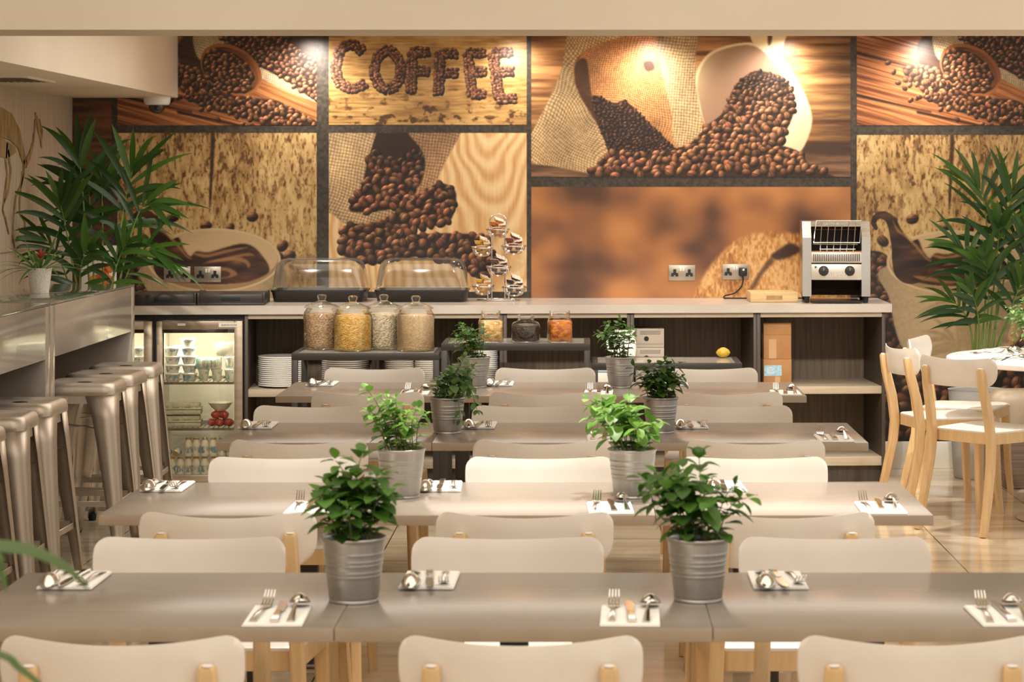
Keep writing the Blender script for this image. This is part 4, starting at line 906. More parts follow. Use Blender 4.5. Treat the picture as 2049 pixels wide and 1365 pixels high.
# ------------------------------------------------------------------ things on the worktop
def tray(px0, px1, label):
    y = YF(PX(px0, 12.1)) + .05; xa, xb = PX(px0, y), PX(px1, y); w = xb - xa
    t = thing('serving_tray', label, 'tray', (xa, y, CT), ALPHA, 'black serving trays')
    m = MB().box(0, w, 0, .36, .0005, .012, .002).box(0, w, .345, .36, .012, .058, .002).box(0, .012, 0, .345, .012, .064, .002).box(w - .012, w, 0, .345, .012, .064, .002).box(.012, w - .012, 0, .014, .012, .056, .002).box(.012, w - .012, .014, .345, .050, .056)
    m.build('shell', mat('matt black', (46, 42, 38), .38), t)
    MB().box(w / 2 - .048, w / 2 + .048, -.004, .002, .022, .040, .002, 2).build('handle', rubber, t)
tray(262, 391, 'matt black lidded tray half behind the bar end'); tray(394, 529, 'matt black lidded tray below the wall sockets')
def cover(px0, px1, label):
    y = 12.44; xa, xb = PX(px0, y), PX(px1, y); w = (xb - xa) / 2; d = .16
    t = thing('food_display_cover', label, 'food cover', ((xa + xb) / 2, y + d, CT), 0, 'clear food display covers')
    m = MB(); ring = []
    def rr(w_, d_, r, n=5): return [(sx * (w_ - r) + r * math.cos(math.radians(a0 + 90 * j / n)), sy * (d_ - r) + r * math.sin(math.radians(a0 + 90 * j / n))) for (sx, sy, a0) in ((1, 1, 0), (-1, 1, 90), (-1, -1, 180), (1, -1, 270)) for j in range(n + 1)]
    secs = [(w - .016, d - .014, .0005), (w - .012, d - .010, .006), (w - .004, d - .004, .050), (w + .002, d, .056), (w + .002, d, .064), (w - .004, d - .006, .064), (w - .016, d - .018, .012)]
    n = 24; vv = [(x, y_, z) for (a, b_, z) in secs for x, y_ in rr(a, b_, .03)]
    m.add(vv, [(j * n + i, j * n + (i + 1) % n, (j + 1) * n + (i + 1) % n, (j + 1) * n + i) for j in range(len(secs) - 1) for i in range(n)] + [tuple(range(n - 1, -1, -1)), tuple((len(secs) - 1) * n + i for i in range(n))])
    m.build('base', mat('black base', (38, 34, 31), .35), t)
    m = MB(); secs = [(w + .005, d + .006, .066, .03), (w + .005, d + .006, .072, .03), (w - .004, d - .004, .074, .035), (w - .010, d - .008, .12, .05), (w - .016, d - .012, .17, .06), (w - .028, d - .022, .205, .06), (w - .048, d - .040, .222, .05), (w - .07, d - .06, .228, .04)]
    vv = [(x, y_, z) for (a, b_, z, r) in secs for x, y_ in rr(a, b_, r)]
    m.add(vv, [(j * n + i, j * n + (i + 1) % n, (j + 1) * n + (i + 1) % n, (j + 1) * n + i) for j in range(len(secs) - 1) for i in range(n)] + [tuple((len(secs) - 1) * n + i for i in range(n))])
    lid = m.build('lid', clear_plastic, t, 50)
    MB().box(-.045, .045, -d - .012, -d + .002, .078, .086, .002).box(-.045, -.038, -d - .012, -d + .0, .070, .078).box(.038, .045, -d - .012, -d, .070, .078).build('handle', clear_plastic, lid)
    for s in (-1, 1): MB().box(s * (w - .02) - .012, s * (w - .02) + .012, -d - .010, -d + .004, .064, .080, .003).build('clip', clear_plastic, lid)
cover(541, 730, 'clear lidded food display on a black base, closer to the black trays'); cover(749, 935, 'clear lidded food display on a black base, beside the jam stand')

# jam stand
JX, JY = PX(997, 12.62), 12.62
js = thing('jam_stand', 'wire stand of clear bowls filled with jam portions', 'condiment stand', (JX, JY, CT))
m = MB()
m.tube([(.112 * math.cos(2 * math.pi * i / 40), .075 * math.sin(2 * math.pi * i / 40), .005) for i in range(40)], .0045, 8, True)
for s in (-1, 1):
    m.tube([(s * .056, -.02, .006), (s * .056, -.02, .06)], .004, 8, up=(0, 1, 0))
    m.tube([(s * .035, 0, .006), (s * .035, 0, .20), (s * .036, 0, .36), (s * .046, 0, .42)], .0035, 8, up=(0, 1, 0))
m.box(-.112, .112, -.004, .004, .002, .007)
m.tube([(.046 * math.cos(math.pi * i / 14), 0, .42 + .046 * math.sin(math.pi * i / 14)) for i in range(15)], .0042, 8, up=(0, 1, 0))
m.tube([(-.035, 0, .20), (.035, 0, .20)], .003, 6).tube([(-.036, 0, .34), (.036, 0, .34)], .003, 6)
BOWLS = [(996, 457, .062, -.02), (965, 494, .058, .0), (1028, 490, .066, .0), (998, 533, .066, -.05), (967, 571, .060, -.012), (1029, 573, .066, -.012)]
bowl_at = []
for (px, py, r, dy) in BOWLS:
    y = JY + dy; bx, bz = PX(px, y) - JX, PZ(py, y) - CT; bowl_at.append((bx, dy, bz, r))
    m.tube([(bx + (r + .001) * math.cos(2 * math.pi * i / 24), dy + (r + .001) * math.sin(2 * math.pi * i / 24), bz - .006) for i in range(24)], .0026, 6, True)
    if abs(bx) > .04: m.tube([(bx - math.copysign(r, bx), dy, bz - .006), (math.copysign(.035, bx), 0, bz - .006)], .003, 6, up=(0, 0, 1))
m.build('wire_frame', chrome, js, 60)
for (bx, dy, bz, r) in bowl_at:
    MB().lathe([(r * .3, -.0535), (r * .62, -.046), (r * .9, -.024), (r, 0), (r + .004, .002)], 28, (bx, dy, bz), cap1=False).build('bowl', clear_plastic, js, 60)
foil = mottle(mat('portion lid', (238, 234, 224), .35), (206, 180, 140), (90, 90, 90), 2, .52, .6)
jam = [mat('amber jam', (196, 118, 40), .25), mat('honey jam', (222, 168, 62), .25), mat('red jam', (128, 40, 34), .25), mat('plum jam', (84, 44, 40), .25), mat('marmalade', (216, 158, 54), .25), mat('blackcurrant jam', (48, 34, 38), .25)]
JN = ('amber jam portion in the topmost bowl of the stand', 'honey portion in the middle bowl facing the food covers', 'red jam portion in the middle bowl facing the toaster', 'plum jam portion in the central front bowl', 'marmalade portion in the lowest bowl facing the food covers', 'dark jam portion in the lowest bowl facing the toaster')
for q, (bx, dy, bz, r) in enumerate(bowl_at):
    m = MB(); m.cur = 0; m.add([(-.017, -.012, 0), (.017, -.012, 0), (.017, .012, 0), (-.017, .012, 0), (-.021, -.016, .013), (.021, -.016, .013), (.021, .016, .013), (-.021, .016, .013)], [(3, 2, 1, 0), (0, 1, 5, 4), (1, 2, 6, 5), (2, 3, 7, 6), (3, 0, 4, 7)])
    m.cur = 1; m.box(-.0225, .0225, -.0175, .0175, .013, .0145)
    me = m.mesh('jam_portion', [jam[q], foil])
    # one lying at the bottom, then pairs crosswise, the top ones tilted
    spots = [(0, 0, -.0375, 0, 0, 0), (-.019, 0, -.022, 1.57, .1, 0), (.019, 0, -.022, 1.57, -.1, 0), (0, -.019, -.0055, 0, 0, .12), (0, .019, -.0055, 0, 0, -.1), (-.020, -.004, .011, 1.4, .35, .1), (.021, .003, .012, 1.8, -.4, -.1), (.002, .002, .031, .5, .3, .5)]
    for i_, (ax, ay, az, zr, ty_, tx_) in enumerate(spots):
        k = r / .055; ro = (tx_ + rng.uniform(-.06, .06), ty_ + rng.uniform(-.06, .06), zr + rng.uniform(-.15, .15))
        put('jam_portion', me, (JX + bx + ax * k, JY + dy + ay * k, CT + bz + az * k), JN[q], 'jam portion', 'portions: ' + JN[q][JN[q].index('in the') + 3:], rot=ro, sc=(.88 if i_ < 5 else 1.0) * k)

# chopping board
cbd = thing('chopping_board', 'thick pale wooden chopping board beside the toaster', 'chopping board', (PX(1502, 12.42), 12.42, CT), 0)
bw = PX(1597, 12.42) - PX(1502, 12.42)
oak = mottle(mat('pale beech block', (220, 190, 142), .5), (202, 168, 118), (6, 40, 60), 4)
m = MB().box(0, bw, 0, .30, .001, .052, .002); m.build('block', oak, cbd)
MB().prism([(bw / 2 - .042, -.0015), (bw / 2 + .042, -.0015), (bw / 2 + .042, .001), (bw / 2 - .042, .001)], .014, .036).build('handle_recess', mottle(mat('recess wood', (176, 140, 94), .6), (160, 122, 78), (40, 8, 40)), cbd)

# conveyor toaster
ss = mottle(mat('toaster steel', (200, 196, 190), .26, 1.0), (176, 172, 166), (4, 50, 4), 3, rough=(.2, .38)); ss2 = mat('toaster panel', (206, 198, 188), .36, .5)
dark_in = mat('toaster inside', (42, 36, 30), .4, .5)
ty = 12.36; tx = PX(1606, ty); tw = PX(1741, ty) - tx
T = thing('conveyor_toaster', 'stainless steel conveyor toaster with two black knobs on the worktop', 'toaster', (tx, ty, CT), math.radians(-3))
def side_poly(): return [(0, .035), (.38, .035), (.38, .428), (.085, .428), (.006, .350), (0, .345)]
Mx = Matrix(((0, 0, 1, 0), (1, 0, 0, 0), (0, 1, 0, 0), (0, 0, 0, 1)))
for x0 in (0, tw - .046):
    MB().prism(side_poly(), x0, x0 + .046, Mx).build('side_panel', ss, T, 20)
MB().box(.046, tw - .046, .34, .38, .04, .428).build('back_panel', ss, T)
MB().prism([(.085, .424), (.34, .424), (.34, .428), (.078, .428), (.062, .402), (.066, .400)], .046, tw - .046, Mx).build('top_panel', ss, T, 20)
MB().box(.046, tw - .046, .12, .335, .255, .262).box(.046, tw - .046, .30, .336, .262, .40).build('inner_wall', dark_in, T)
m = MB()
for k in range(7): m.tube([(.060, .11 + k * .028, .305), (tw - .060, .11 + k * .028, .305)], .003, 6)
m.build('conveyor_rods', chrome, T)
el = MB().tube([(.06, .16, .385), (tw - .06, .16, .385)], .004, 8).tube([(.06, .22, .385), (tw - .06, .22, .385)], .004, 8).build('heating_element', mat('copper element', (150, 84, 50), .4, .6), T)
# wire feed rack leaning out of the slot
m = MB(); x0, x1 = .058, tw - .050
m.tube([(x0, -.006, .318), (x0 + .016, .055, .432), (x1 + .006, .055, .432), (x1 - .006, -.006, .318), (x0, -.006, .318)], .0026, 6)
for k in range(1, 7):
    q = k / 7; m.tube([(x0 + (x1 - x0) * q * .97, -.02, .272), (x0 + (x1 - x0) * q, -.006, .318), (x0 + .012 + (x1 - x0) * q, .055, .432)], .0018, 6, up=(1, 0, 0))
m.tube([(x0 + .03, -.021, .284), (x1 - .03, -.021, .284)], .0022, 6)
m.build('wire_rack', chrome, T)
m = MB().box(.046, tw - .046, .0, .02, .212, .268, .001); vp = m.build('vent_panel', ss2, T)
m = MB()
for k in range(26): m.box(.056 + k * (tw - .116) / 25, .0602 + k * (tw - .116) / 25, -.0012, .0002, .219, .258)
m.build('vent_grille', dark_in, vp)
MB().box(.046, tw - .046, .0, .012, .268, .274).build('slot_lip', mat('orange glow lip', (170, 120, 84), .4, .4), T)
cp = MB().box(.046, tw - .046, -.004, .02, .122, .205, .002).build('control_panel', ss2, T)
for xk in (.110, tw - .108):
    kn = MB().lathe([(.026, 0), (.026, .006), (.022, .010), (.020, .024), (.001, .026)], 28, M=Matrix.Translation((xk, -.004, .170)) @ Matrix.Rotation(math.pi / 2, 4, 'X'), cap1=False).build('knob', black, cp)
    MB().box(xk - .0015, xk + .0015, -.0305, -.028, .172, .188).build('pointer', mat('grey pointer', (150, 150, 150), .5), kn)
MB().lathe([(.006, 0), (.006, .003), (.001, .004)], 14, M=Matrix.Translation((.068, -.004, .190)) @ Matrix.Rotation(math.pi / 2, 4, 'X'), cap1=False).build('indicator_lamp', mat('green lamp', (60, 110, 60), .3), cp)
lettering('BURCO', .030, mat('embossed steel', (226, 220, 212), .3, .6), cp, (tw / 2, -.0045, .145), extrude=.0008, spacing=1.25)
lettering('CAUTION  HOT', .017, mat('pale warning print', (236, 232, 224), .5), T, (tw / 2, .0685, .4155), (math.radians(58), 0, 0), .0004, 1.1)
MB().grid(lambda u, v: (.046 + u * (tw - .092), .02 + .18 * math.sin(v * math.pi / 2), .118 - .085 * (1 - math.cos(v * math.pi / 2))), 2, 12).grid(lambda u, v: (.046 + u * (tw - .092), .30 - .25 * v, .040 + .07 * (1 - v) ** 2), 2, 12).build('chute', mat('dark polished chute', (120, 108, 94), .18, .9), T)
MB().box(.050, tw - .050, -.045, .30, .006, .010).box(.050, tw - .050, -.048, -.044, .004, .014).build('crumb_tray', mat('black tray', (34, 30, 27), .2), T)
for (fx, fy) in ((.023, .02), (tw - .023, .02), (.023, .36), (tw - .023, .36)):
    MB().lathe([(.011, .0005), (.016, .035)], 16, (fx, fy, 0)).build('foot', rubber, T)

# wall sockets, plug and flex
plate_steel = mat('satin plate', (170, 160, 146), .34, .75)
def socket(px, py, label, plug=False):
    x, z = PX(px, WALL_Y), PZ(py, WALL_Y); t = thing('wall_socket', label, 'socket', (x, WALL_Y - .0047, z), 0, 'double wall sockets')
    MB().box(-.073, .073, -.006, 0, -.043, .043, .0015).build('plate', plate_steel, t)
    for s in (-1, 1):
        m = MB().box(s * .040 - .008, s * .040 + .008, -.0072, -.0058, -.002, .020).box(s * .040 - .020, s * .040 - .004, -.0072, -.0058, -.020, -.007).box(s * .040 + .004, s * .040 + .020, -.0072, -.0058, -.020, -.007).box(s * .040 - .018, s * .040 + .018, -.0070, -.0058, -.012, 0)
        m.build('outlet', black, t)
        MB().box(s * .0075 - .005, s * .0075 + .005, -.010, -.006, .010, .030, .0015).build('switch', cam_white, t)
socket(355, 549, 'steel double socket over the printed cup, closer to the palm'); socket(416, 549, 'steel double socket over the printed cup, closer to the food covers')
socket(1364.5, 546, 'steel double socket with nothing plugged in, beside the plugged one'); socket(1471.5, 544, 'steel double socket holding the toaster plug')
px_, pz_ = PX(1486, WALL_Y), PZ(543, WALL_Y); cy = WALL_Y - .0125
pg = thing('power_plug', 'black plug and flex hanging from the socket beside the chopping board', 'plug', (px_, cy, pz_))
MB().box(-.022, .022, -.030, .0, -.026, .022, .007, 3).build('plug_body', black, pg)
MB().lathe([(.006, 0), (.006, .0015)], 14, M=Matrix.Translation((.002, -.030, .010)) @ Matrix.Rotation(math.pi / 2, 4, 'X')).build('fuse_mark', cam_white, pg)
zt = CT + .005 - pz_
pts = [Vector((0, -.015, -.024)), Vector((.0, -.02, -.05)), Vector((-.012, -.03, -.085)), Vector((-.05, -.045, -.118)), Vector((-.10, -.07, zt + .012)), Vector((-.108, -.09, zt)), Vector((-.08, -.11, zt)), Vector((-.02, -.12, zt)), Vector((.045, -.12, zt)), Vector((.12, -.11, zt)), Vector((.30, -.10, zt)), Vector((.36, -.10, zt))]
sp = []
for i in range(len(pts) - 1):
    a_, b_, c_, d_ = pts[max(0, i - 1)], pts[i], pts[i + 1], pts[min(len(pts) - 1, i + 2)]
    for k in range(5):
        t_ = k / 5; sp.append(.5 * (2 * b_ + (c_ - a_) * t_ + (2 * a_ - 5 * b_ + 4 * c_ - d_) * t_ * t_ + (3 * b_ - a_ - 3 * c_ + d_) * t_ ** 3))
MB().tube(sp, .0042, 8, up=(.3, 1, .2)).build('flex', rubber, pg)

# breakfast sign behind the palm
sg = thing('menu_sign', 'white breakfast sign half hidden behind the palm leaves', 'sign', (PX(198, 12.45), 12.45, CT), math.radians(4))
MB().box(-.09, .09, -.05, .05, 0, .008, .002).build('foot', clear_plastic, sg)
MB().box(-.092, .092, -.004, .004, .006, .300, .002).build('board', mat('sign white', (236, 230, 222), .4), sg)
m = MB()
for (ax, az, r) in ((.02, .15, .034), (.055, .18, .026), (-.02, .11, .036), (.05, .11, .032), (-.05, .07, .03), (.01, .06, .035), (.06, .05, .024)): m.lathe([(r, 0), (r, .001)], 20, M=Matrix.Translation((ax, -.0042, az)) @ Matrix.Rotation(math.pi / 2, 4, 'X'))
m.build('food_picture', mottle(mat('food orange', (206, 92, 48), .5), (232, 150, 70), (50, 50, 50)), sg)
lettering('BREAKFAST', .026, mat('sign ink', (70, 62, 58), .5), sg, (0, -.0045, .225), extrude=.0003)
# ------------------------------------------------------------------ high bar along the side wall
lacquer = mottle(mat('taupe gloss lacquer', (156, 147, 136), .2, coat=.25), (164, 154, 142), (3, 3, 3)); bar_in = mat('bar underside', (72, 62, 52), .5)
bar_glass = mat('dark back-painted glass', (120, 126, 116), .04, spec=.7, coat=.6)
BX, BB, BZ = -2.17, -2.58, 1.07
for (y0, y1, lab) in ((9.524, 11.30, 'taupe gloss high bar unit behind the stools, the end by the palm'), (7.30, 9.516, 'taupe gloss high bar unit carrying the flowering pot, cut by the picture edge')):
    u = thing('bar_unit', lab, 'bar', ((BX + BB) / 2, (y0 + y1) / 2, 0), 0, 'taupe gloss bar units'); hx, hy = (BX - BB) / 2, (y1 - y0) / 2
    for s in (-1, 1): MB().box(-hx, hx, s * hy - (.08 if s > 0 else 0), s * hy + (.08 if s < 0 else 0), 0, BZ, .003).build('end_panel', lacquer, u)
    MB().box(hx - .02, hx, -hy + .08, hy - .08, .857, BZ, .002).build('front_apron', lacquer, u)
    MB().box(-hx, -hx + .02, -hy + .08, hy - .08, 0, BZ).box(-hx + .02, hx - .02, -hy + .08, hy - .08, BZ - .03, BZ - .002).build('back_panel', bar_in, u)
    MB().box(-hx, hx, -hy, hy, BZ + .001, BZ + .011, .002).build('glass_top', bar_glass, u)

# ------------------------------------------------------------------ pressed steel stools
def make_stool(label):
    t = thing('bar_stool', label, 'stool', (0, 0, 0), 0, 'steel bar stools along the bar'); H = .74; S = .155
    def rr(w, r, n=6): return [(sx * (w - r) + r * math.cos(math.radians(a0 + 90 * j / n)), sy * (w - r) + r * math.sin(math.radians(a0 + 90 * j / n))) for (sx, sy, a0) in ((1, 1, 0), (-1, 1, 90), (-1, -1, 180), (1, -1, 270)) for j in range(n + 1)]
    secs = [(S - .004, H - .052, .05), (S, H - .048, .05), (S, H - .034, .05), (S - .002, H - .018, .05), (S - .008, H - .006, .05), (S - .020, H, .05), (S - .030, H - .001, .045), (S - .036, H - .006, .045), (.045, H - .008, .04)]
    m = MB(); n = 28; vv = [(x, y, z) for (w, z, r) in secs for x, y in rr(w, r)]
    m.add(vv, [(j * n + i, j * n + (i + 1) % n, (j + 1) * n + (i + 1) % n, (j + 1) * n + i) for j in range(len(secs) - 1) for i in range(n)] + [tuple((len(secs) - 1) * n + i for i in range(n))])
    seat = m.build('seat', stool_metal, t, 50)
    MB().lathe([(.001, 0), (.018, 0), (.021, .0015), (.024, 0)], 24, M=Matrix.Translation((0, 0, H - .0075)) @ Matrix.Diagonal((1.3, .8, 1, 1))).build('carry_hole', black, seat)
    for (sx, sy) in ((1, 1), (-1, 1), (-1, -1), (1, -1)):
        m = MB(); vv = []; NS = 9; ST = 8
        for k in range(ST):
            q = k / (ST - 1); z = (H - .05) * (1 - q) + .012 * q; c = (S - .006) + (.052) * q ** 1.05; w = .098 * (1 - q) + .034 * q + .018 * max(0, 1 - q * 6); r = .042 * (1 - q) + .018 * q
            sec = [(c - w, c)] + [(c - r + r * math.cos(math.radians(90 - 90 * j / 6)), c - r + r * math.sin(math.radians(90 - 90 * j / 6))) for j in range(7)] + [(c, c - w)]
            vv += [(sx * a_, sy * b_, z) for a_, b_ in sec]
        ff = [(k * NS + i, k * NS + i + 1, (k + 1) * NS + i + 1, (k + 1) * NS + i) for k in range(ST - 1) for i in range(NS - 1)]
        if sx * sy > 0: ff = [f[::-1] for f in ff]
        m.add(vv, ff); o = m.build('leg', stool_metal, t, 50); so = o.modifiers.new('sheet', 'SOLIDIFY'); so.thickness = .0025; so.offset = -1
        cx = S - .006 + .052 - .010
        MB().lathe([(.016, 0), (.019, .018), (.018, .030)], 12, (sx * (cx - .006), sy * (cx - .006), .0)).build('rubber_foot', rubber, t)
    m = MB()
    for a in range(4):
        R = Matrix.Rotation(a * math.pi / 2, 4, 'Z'); z = .245; c = S - .006 + .052 * (1 - z / .69) - .004
        m.box(-c + .03, c - .03, c - .010, c - .004, z - .012, z + .012, .002, 1, R)
    m.build('foot_ring', stool_metal, t)
    m = MB()
    for a in range(4):
        R = Matrix.Rotation(a * math.pi / 2, 4, 'Z'); m.box(-.09, .09, S - .012, S - .009, H - .085, H - .048, 0, 1, R)
    for a in range(2): m.box(-.19, .19, -.011, .011, .545, .549, 0, 1, Matrix.Rotation(math.pi / 4 + a * math.pi / 2, 4, 'Z'))
    m.build('brace', stool_metal, t)
    return t
ST = [(10.73, -2.10, 'steel bar stool closest to the buffet counter', 2), (10.28, -2.10, 'second steel bar stool from the buffet counter', -3), (9.845, -2.10, 'third steel bar stool from the buffet counter, just past the bar joint', 0),
      (8.95, -2.155, 'fourth steel bar stool from the buffet counter, in front of the bar joint', -2), (8.43, -2.14, 'fifth steel bar stool from the buffet counter', 2), (7.93, -2.14, 'steel bar stool cut off by the picture edge, farthest from the buffet counter', 0)]
s0 = make_stool(ST[0][2])
for i, (y, x, lab, r) in enumerate(ST):
    if i == 0: s0.location = (x, y, 0); s0.rotation_euler = (0, 0, math.radians(r))
    else: dup(s0, (x, y, 0), math.radians(r), lab)

# ------------------------------------------------------------------ leaf and plant builders
def leaflet(m, base, d, n, L, w, droop, segs=6, fold=.18, tw=0.0):
    d = d.normalized(); side = d.cross(n).normalized(); n = side.cross(d).normalized(); vv = []
    for k in range(segs + 1):
        q = k / segs; wid = w / 2 * (math.sin(math.pi * min(1, q * .92 + .08)) ** .75) * (1 - .35 * q) if q < 1 else 0.0004
        c = base + d * (L * q) + Vector((0, 0, -1)) * (droop * L * q * q)
        s_ = (side * math.cos(tw * q) + n * math.sin(tw * q))
        vv += [tuple(c - s_ * wid + n * wid * fold), tuple(c), tuple(c + s_ * wid + n * wid * fold)]
    ff = []
    for k in range(segs):
        a_ = k * 3; ff += [(a_, a_ + 1, a_ + 4, a_ + 3), (a_ + 1, a_ + 2, a_ + 5, a_ + 4)]
    m.add(vv, ff)
def bez(a_, b_, c_, t): return a_ * (1 - t) ** 2 + b_ * 2 * t * (1 - t) + c_ * t * t
def frond(parent, base, mid, tip, nl, L, w, seed, nrm=(0, -1, .25), start=.42, droop=.22, spread=(70, 16)):
    nl = max(6, nl - 4); L *= 1.25; w *= 1.12; spread = (58, 12); start = .46; droop *= 1.7
    r = random.Random(seed); A, B, C_ = Vector(base), Vector(mid), Vector(tip); B = B * 2 - (A + C_) / 2; m = MB(); nrm = Vector(nrm)
    m.cur = 1; m.tube([bez(A, B, C_, k / 14) for k in range(15)], lambda q: .0065 * (1 - q * .75), 6, up=(0, 1, 0)); m.cur = 0
    for i in range(nl):
        t = start + (1 - start) * (i / (nl - 1)) ** .9; p = bez(A, B, C_, t); d = (bez(A, B, C_, min(1, t + .02)) - bez(A, B, C_, t - .02)).normalized(); s_ = d.cross(nrm).normalized()
        for sg in (-1, 1):
            ang = math.radians(spread[0] + (spread[1] - spread[0]) * (t - start) / (1 - start) + r.uniform(-8, 8))
            dd = d * math.cos(ang) + s_ * (sg * math.sin(ang)) + nrm.normalized() * r.uniform(-.22, .30)
            q = (t - start) / (1 - start); ll = L * (.72 + .5 * math.sin(math.pi * (.15 + .75 * q))) * r.uniform(.85, 1.12)
            leaflet(m, p, dd, nrm + Vector((r.uniform(-.3, .3), 0, r.uniform(-.2, .3))), ll, w * r.uniform(.8, 1.15), droop * r.uniform(.5, 1.6) * (1.0 - .5 * q), 7, .22, r.uniform(-.5, .5))
    lim = LEFT_X + .022 - parent.location.x
    m.v = [(max(v[0], lim + .02 * (v[1] % .3)), min(v[1], 12.88 - parent.location.y), v[2]) for v in m.v]
    return m.build('frond', [palm_leaf, palm_stem], parent, 60)
palm_stem = mat('palm stem', (104, 134, 60), .5)
def palm(label, x, y, potr, poth, potm, fr, seed):
    t = thing('potted_palm', label, 'palm', (x, y, 0), 0, 'potted palms')
    MB().lathe([(potr * .78, .001), (potr * .82, .01), (potr, poth), (potr * 1.02, poth), (potr * .94, poth - .004), (potr * .9, poth - .05)], 40, cap1=False).build('pot', potm, t)
    MB().lathe([(potr * .905, poth - .045), (.001, poth - .03)], 28, cap0=False, cap1=False).build('soil', soil, t)
    for i, (b_, m_, c_, dy, nl, L, w) in enumerate(fr):
        o = Vector((x, y, 0)); yb = y
        base = Vector((PX(b_[0], yb) - x, 0, max(PZ(b_[1], yb), poth - .03))); base.x = max(-potr * .55, min(potr * .55, base.x)); base.y = random.Random(seed + i).uniform(-.05, .05)
        ym, yt = y + dy * .45, y + dy
        frond(t, base, Vector(P(*m_, ym)) - o, Vector(P(*c_, yt)) - o, nl, L, w, seed * 31 + i, (0, -1, .15))
    return t
pot_grey = mottle(mat('pale grey planter', (176, 176, 178), .5), (190, 190, 190), (5, 5, 5))
pxl = PX(192, 11.66)
palm('broad potted palm between the bar end and the black trays', pxl, 11.66, .15, .55, pot_grey, [
    ((210, 700), (243, 445), (268, 338), -.10, 11, .25, .036), ((190, 700), (168, 420), (158, 318), .05, 10, .25, .034), ((175, 700), (140, 500), (120, 405), -.15, 11, .24, .036),
    ((205, 700), (205, 460), (203, 350), .10, 10, .24, .036), ((215, 700), (262, 470), (300, 408), -.12, 10, .24, .032), ((220, 700), (258, 540), (310, 500), -.15, 9, .22, .022),
    ((170, 700), (128, 540), (86, 478), -.05, 10, .22, .026), ((200, 700), (226, 560), (252, 490), -.22, 8, .20, .030), ((180, 700), (160, 570), (176, 500), -.25, 8, .20, .036), ((195, 700), (182, 440), (176, 380), .16, 9, .25, .036)], 3)
palm('tall potted palm behind the round table, against the printed cup', 2.085, 12.50, .155, .47, pot_grey, [
    ((1960, 720), (1975, 480), (1955, 372), .04, 12, .26, .030), ((1985, 720), (2010, 470), (2030, 378), .02, 11, .26, .034), ((1950, 720), (1950, 565), (1922, 495), -.10, 11, .24, .030),
    ((1945, 720), (1938, 645), (1902, 600), -.12, 9, .19, .026), ((1975, 720), (1992, 540), (2000, 458), -.10, 10, .22, .034), ((2000, 720), (2040, 560), (2060, 470), -.06, 11, .25, .034),
    ((1965, 720), (1978, 590), (1968, 520), -.18, 8, .20, .036), ((1990, 720), (2022, 620), (2046, 560), -.18, 9, .22, .032), ((1980, 720), (2018, 520), (2052, 440), .08, 10, .26, .03), ((1955, 720), (1958, 640), (1940, 580), -.2, 7, .17, .034)], 8)

# flowering pot on the bar
bro_pot = mottle(mat('dimpled cream pot', (240, 234, 222), .45), (226, 218, 204), (140, 140, 140), 2, bump=.8)
bp_ = thing('flowering_plant', 'small red-flowered plant in a cream dimpled pot on the bar', 'plant', (PX(79, 10.35), 10.35, BZ + .0115))
MB().lathe([(.040, 0), (.041, .004), (.054, .108), (.055, .112), (.050, .112), (.046, .09)], 36, cap1=False).build('pot', bro_pot, bp_)
MB().lathe([(.0465, .092), (.001, .098)], 20, cap0=False, cap1=False).build('soil', soil, bp_)
r = random.Random(12); m = MB(); bro_leaf = leafmat('strap leaf', (70, 110, 48), (124, 156, 84), .35, .2)
for k in range(38):
    a_ = k * 2.4; el = r.uniform(.25, 1.25); leaflet(m, Vector((.012 * math.cos(a_), .012 * math.sin(a_), .095)), Vector((math.cos(a_) * math.cos(el), math.sin(a_) * math.cos(el) * .8, math.sin(el))), Vector((0, 0, 1)) if el < .9 else Vector((math.cos(a_), math.sin(a_), .3)), r.uniform(.15, .27), .019, r.uniform(.2, .55), 8, .25)
m.build('foliage', bro_leaf, bp_, 60)
m = MB()
for k in range(11):
    a_ = k * 2.4; el = r.uniform(.5, 1.3); leaflet(m, Vector((.004, 0, .15)), Vector((math.cos(a_) * math.cos(el), math.sin(a_) * math.cos(el), math.sin(el))), Vector((-math.cos(a_), -math.sin(a_), .6)), r.uniform(.04, .062), .016, .1, 5, .25)
m.tube([(0, 0, .09), (.004, 0, .155)], .005, 6)
m.build('red_flower', leafmat('red bract', (176, 66, 62), (206, 110, 96), .4, .2), bp_, 60)

# long arching leaves reaching in beside the camera
ap = thing('arching_plant', 'blurred long green leaves reaching in at the lower bar-side corner', 'plant', (-.98, 2.62, 0))
MB().lathe([(.10, .001), (.15, .78), (.155, .80), (.14, .80), (.13, .74)], 36, cap1=False).build('pot', pot_grey, ap)
MB().lathe([(.132, .75), (.001, .77)], 24, cap0=False, cap1=False).build('soil', soil, ap)
m = MB()
def ribbon(pts, w):
    q = [Vector(p) - Vector((-.98, 2.62, 0)) for p in pts]; sm = []
    for i in range(len(q) - 1):
        a_, b_, c_, d_ = q[max(0, i - 1)], q[i], q[i + 1], q[min(len(q) - 1, i + 2)]
        for k in range(6):
            t_ = k / 6; sm.append(.5 * (2 * b_ + (c_ - a_) * t_ + (2 * a_ - 5 * b_ + 4 * c_ - d_) * t_ * t_ + (3 * b_ - a_ - 3 * c_ + d_) * t_ ** 3))
    sm.append(q[-1]); n = len(sm)
    m.sweep(sm, lambda t: [(-w / 2 * (1 - t ** 3) - .0004, 0), (0, -.0012), (w / 2 * (1 - t ** 3) + .0004, 0), (0, .0006)], (0, -.6, .8))
ribbon([(-.97, 2.62, .77), (-.90, 2.60, 1.08), (-.79, 2.58, 1.18), P(0, 1092, 2.56), P(80, 1108, 2.56), P(140, 1142, 2.56), P(178, 1182, 2.56)], .020)
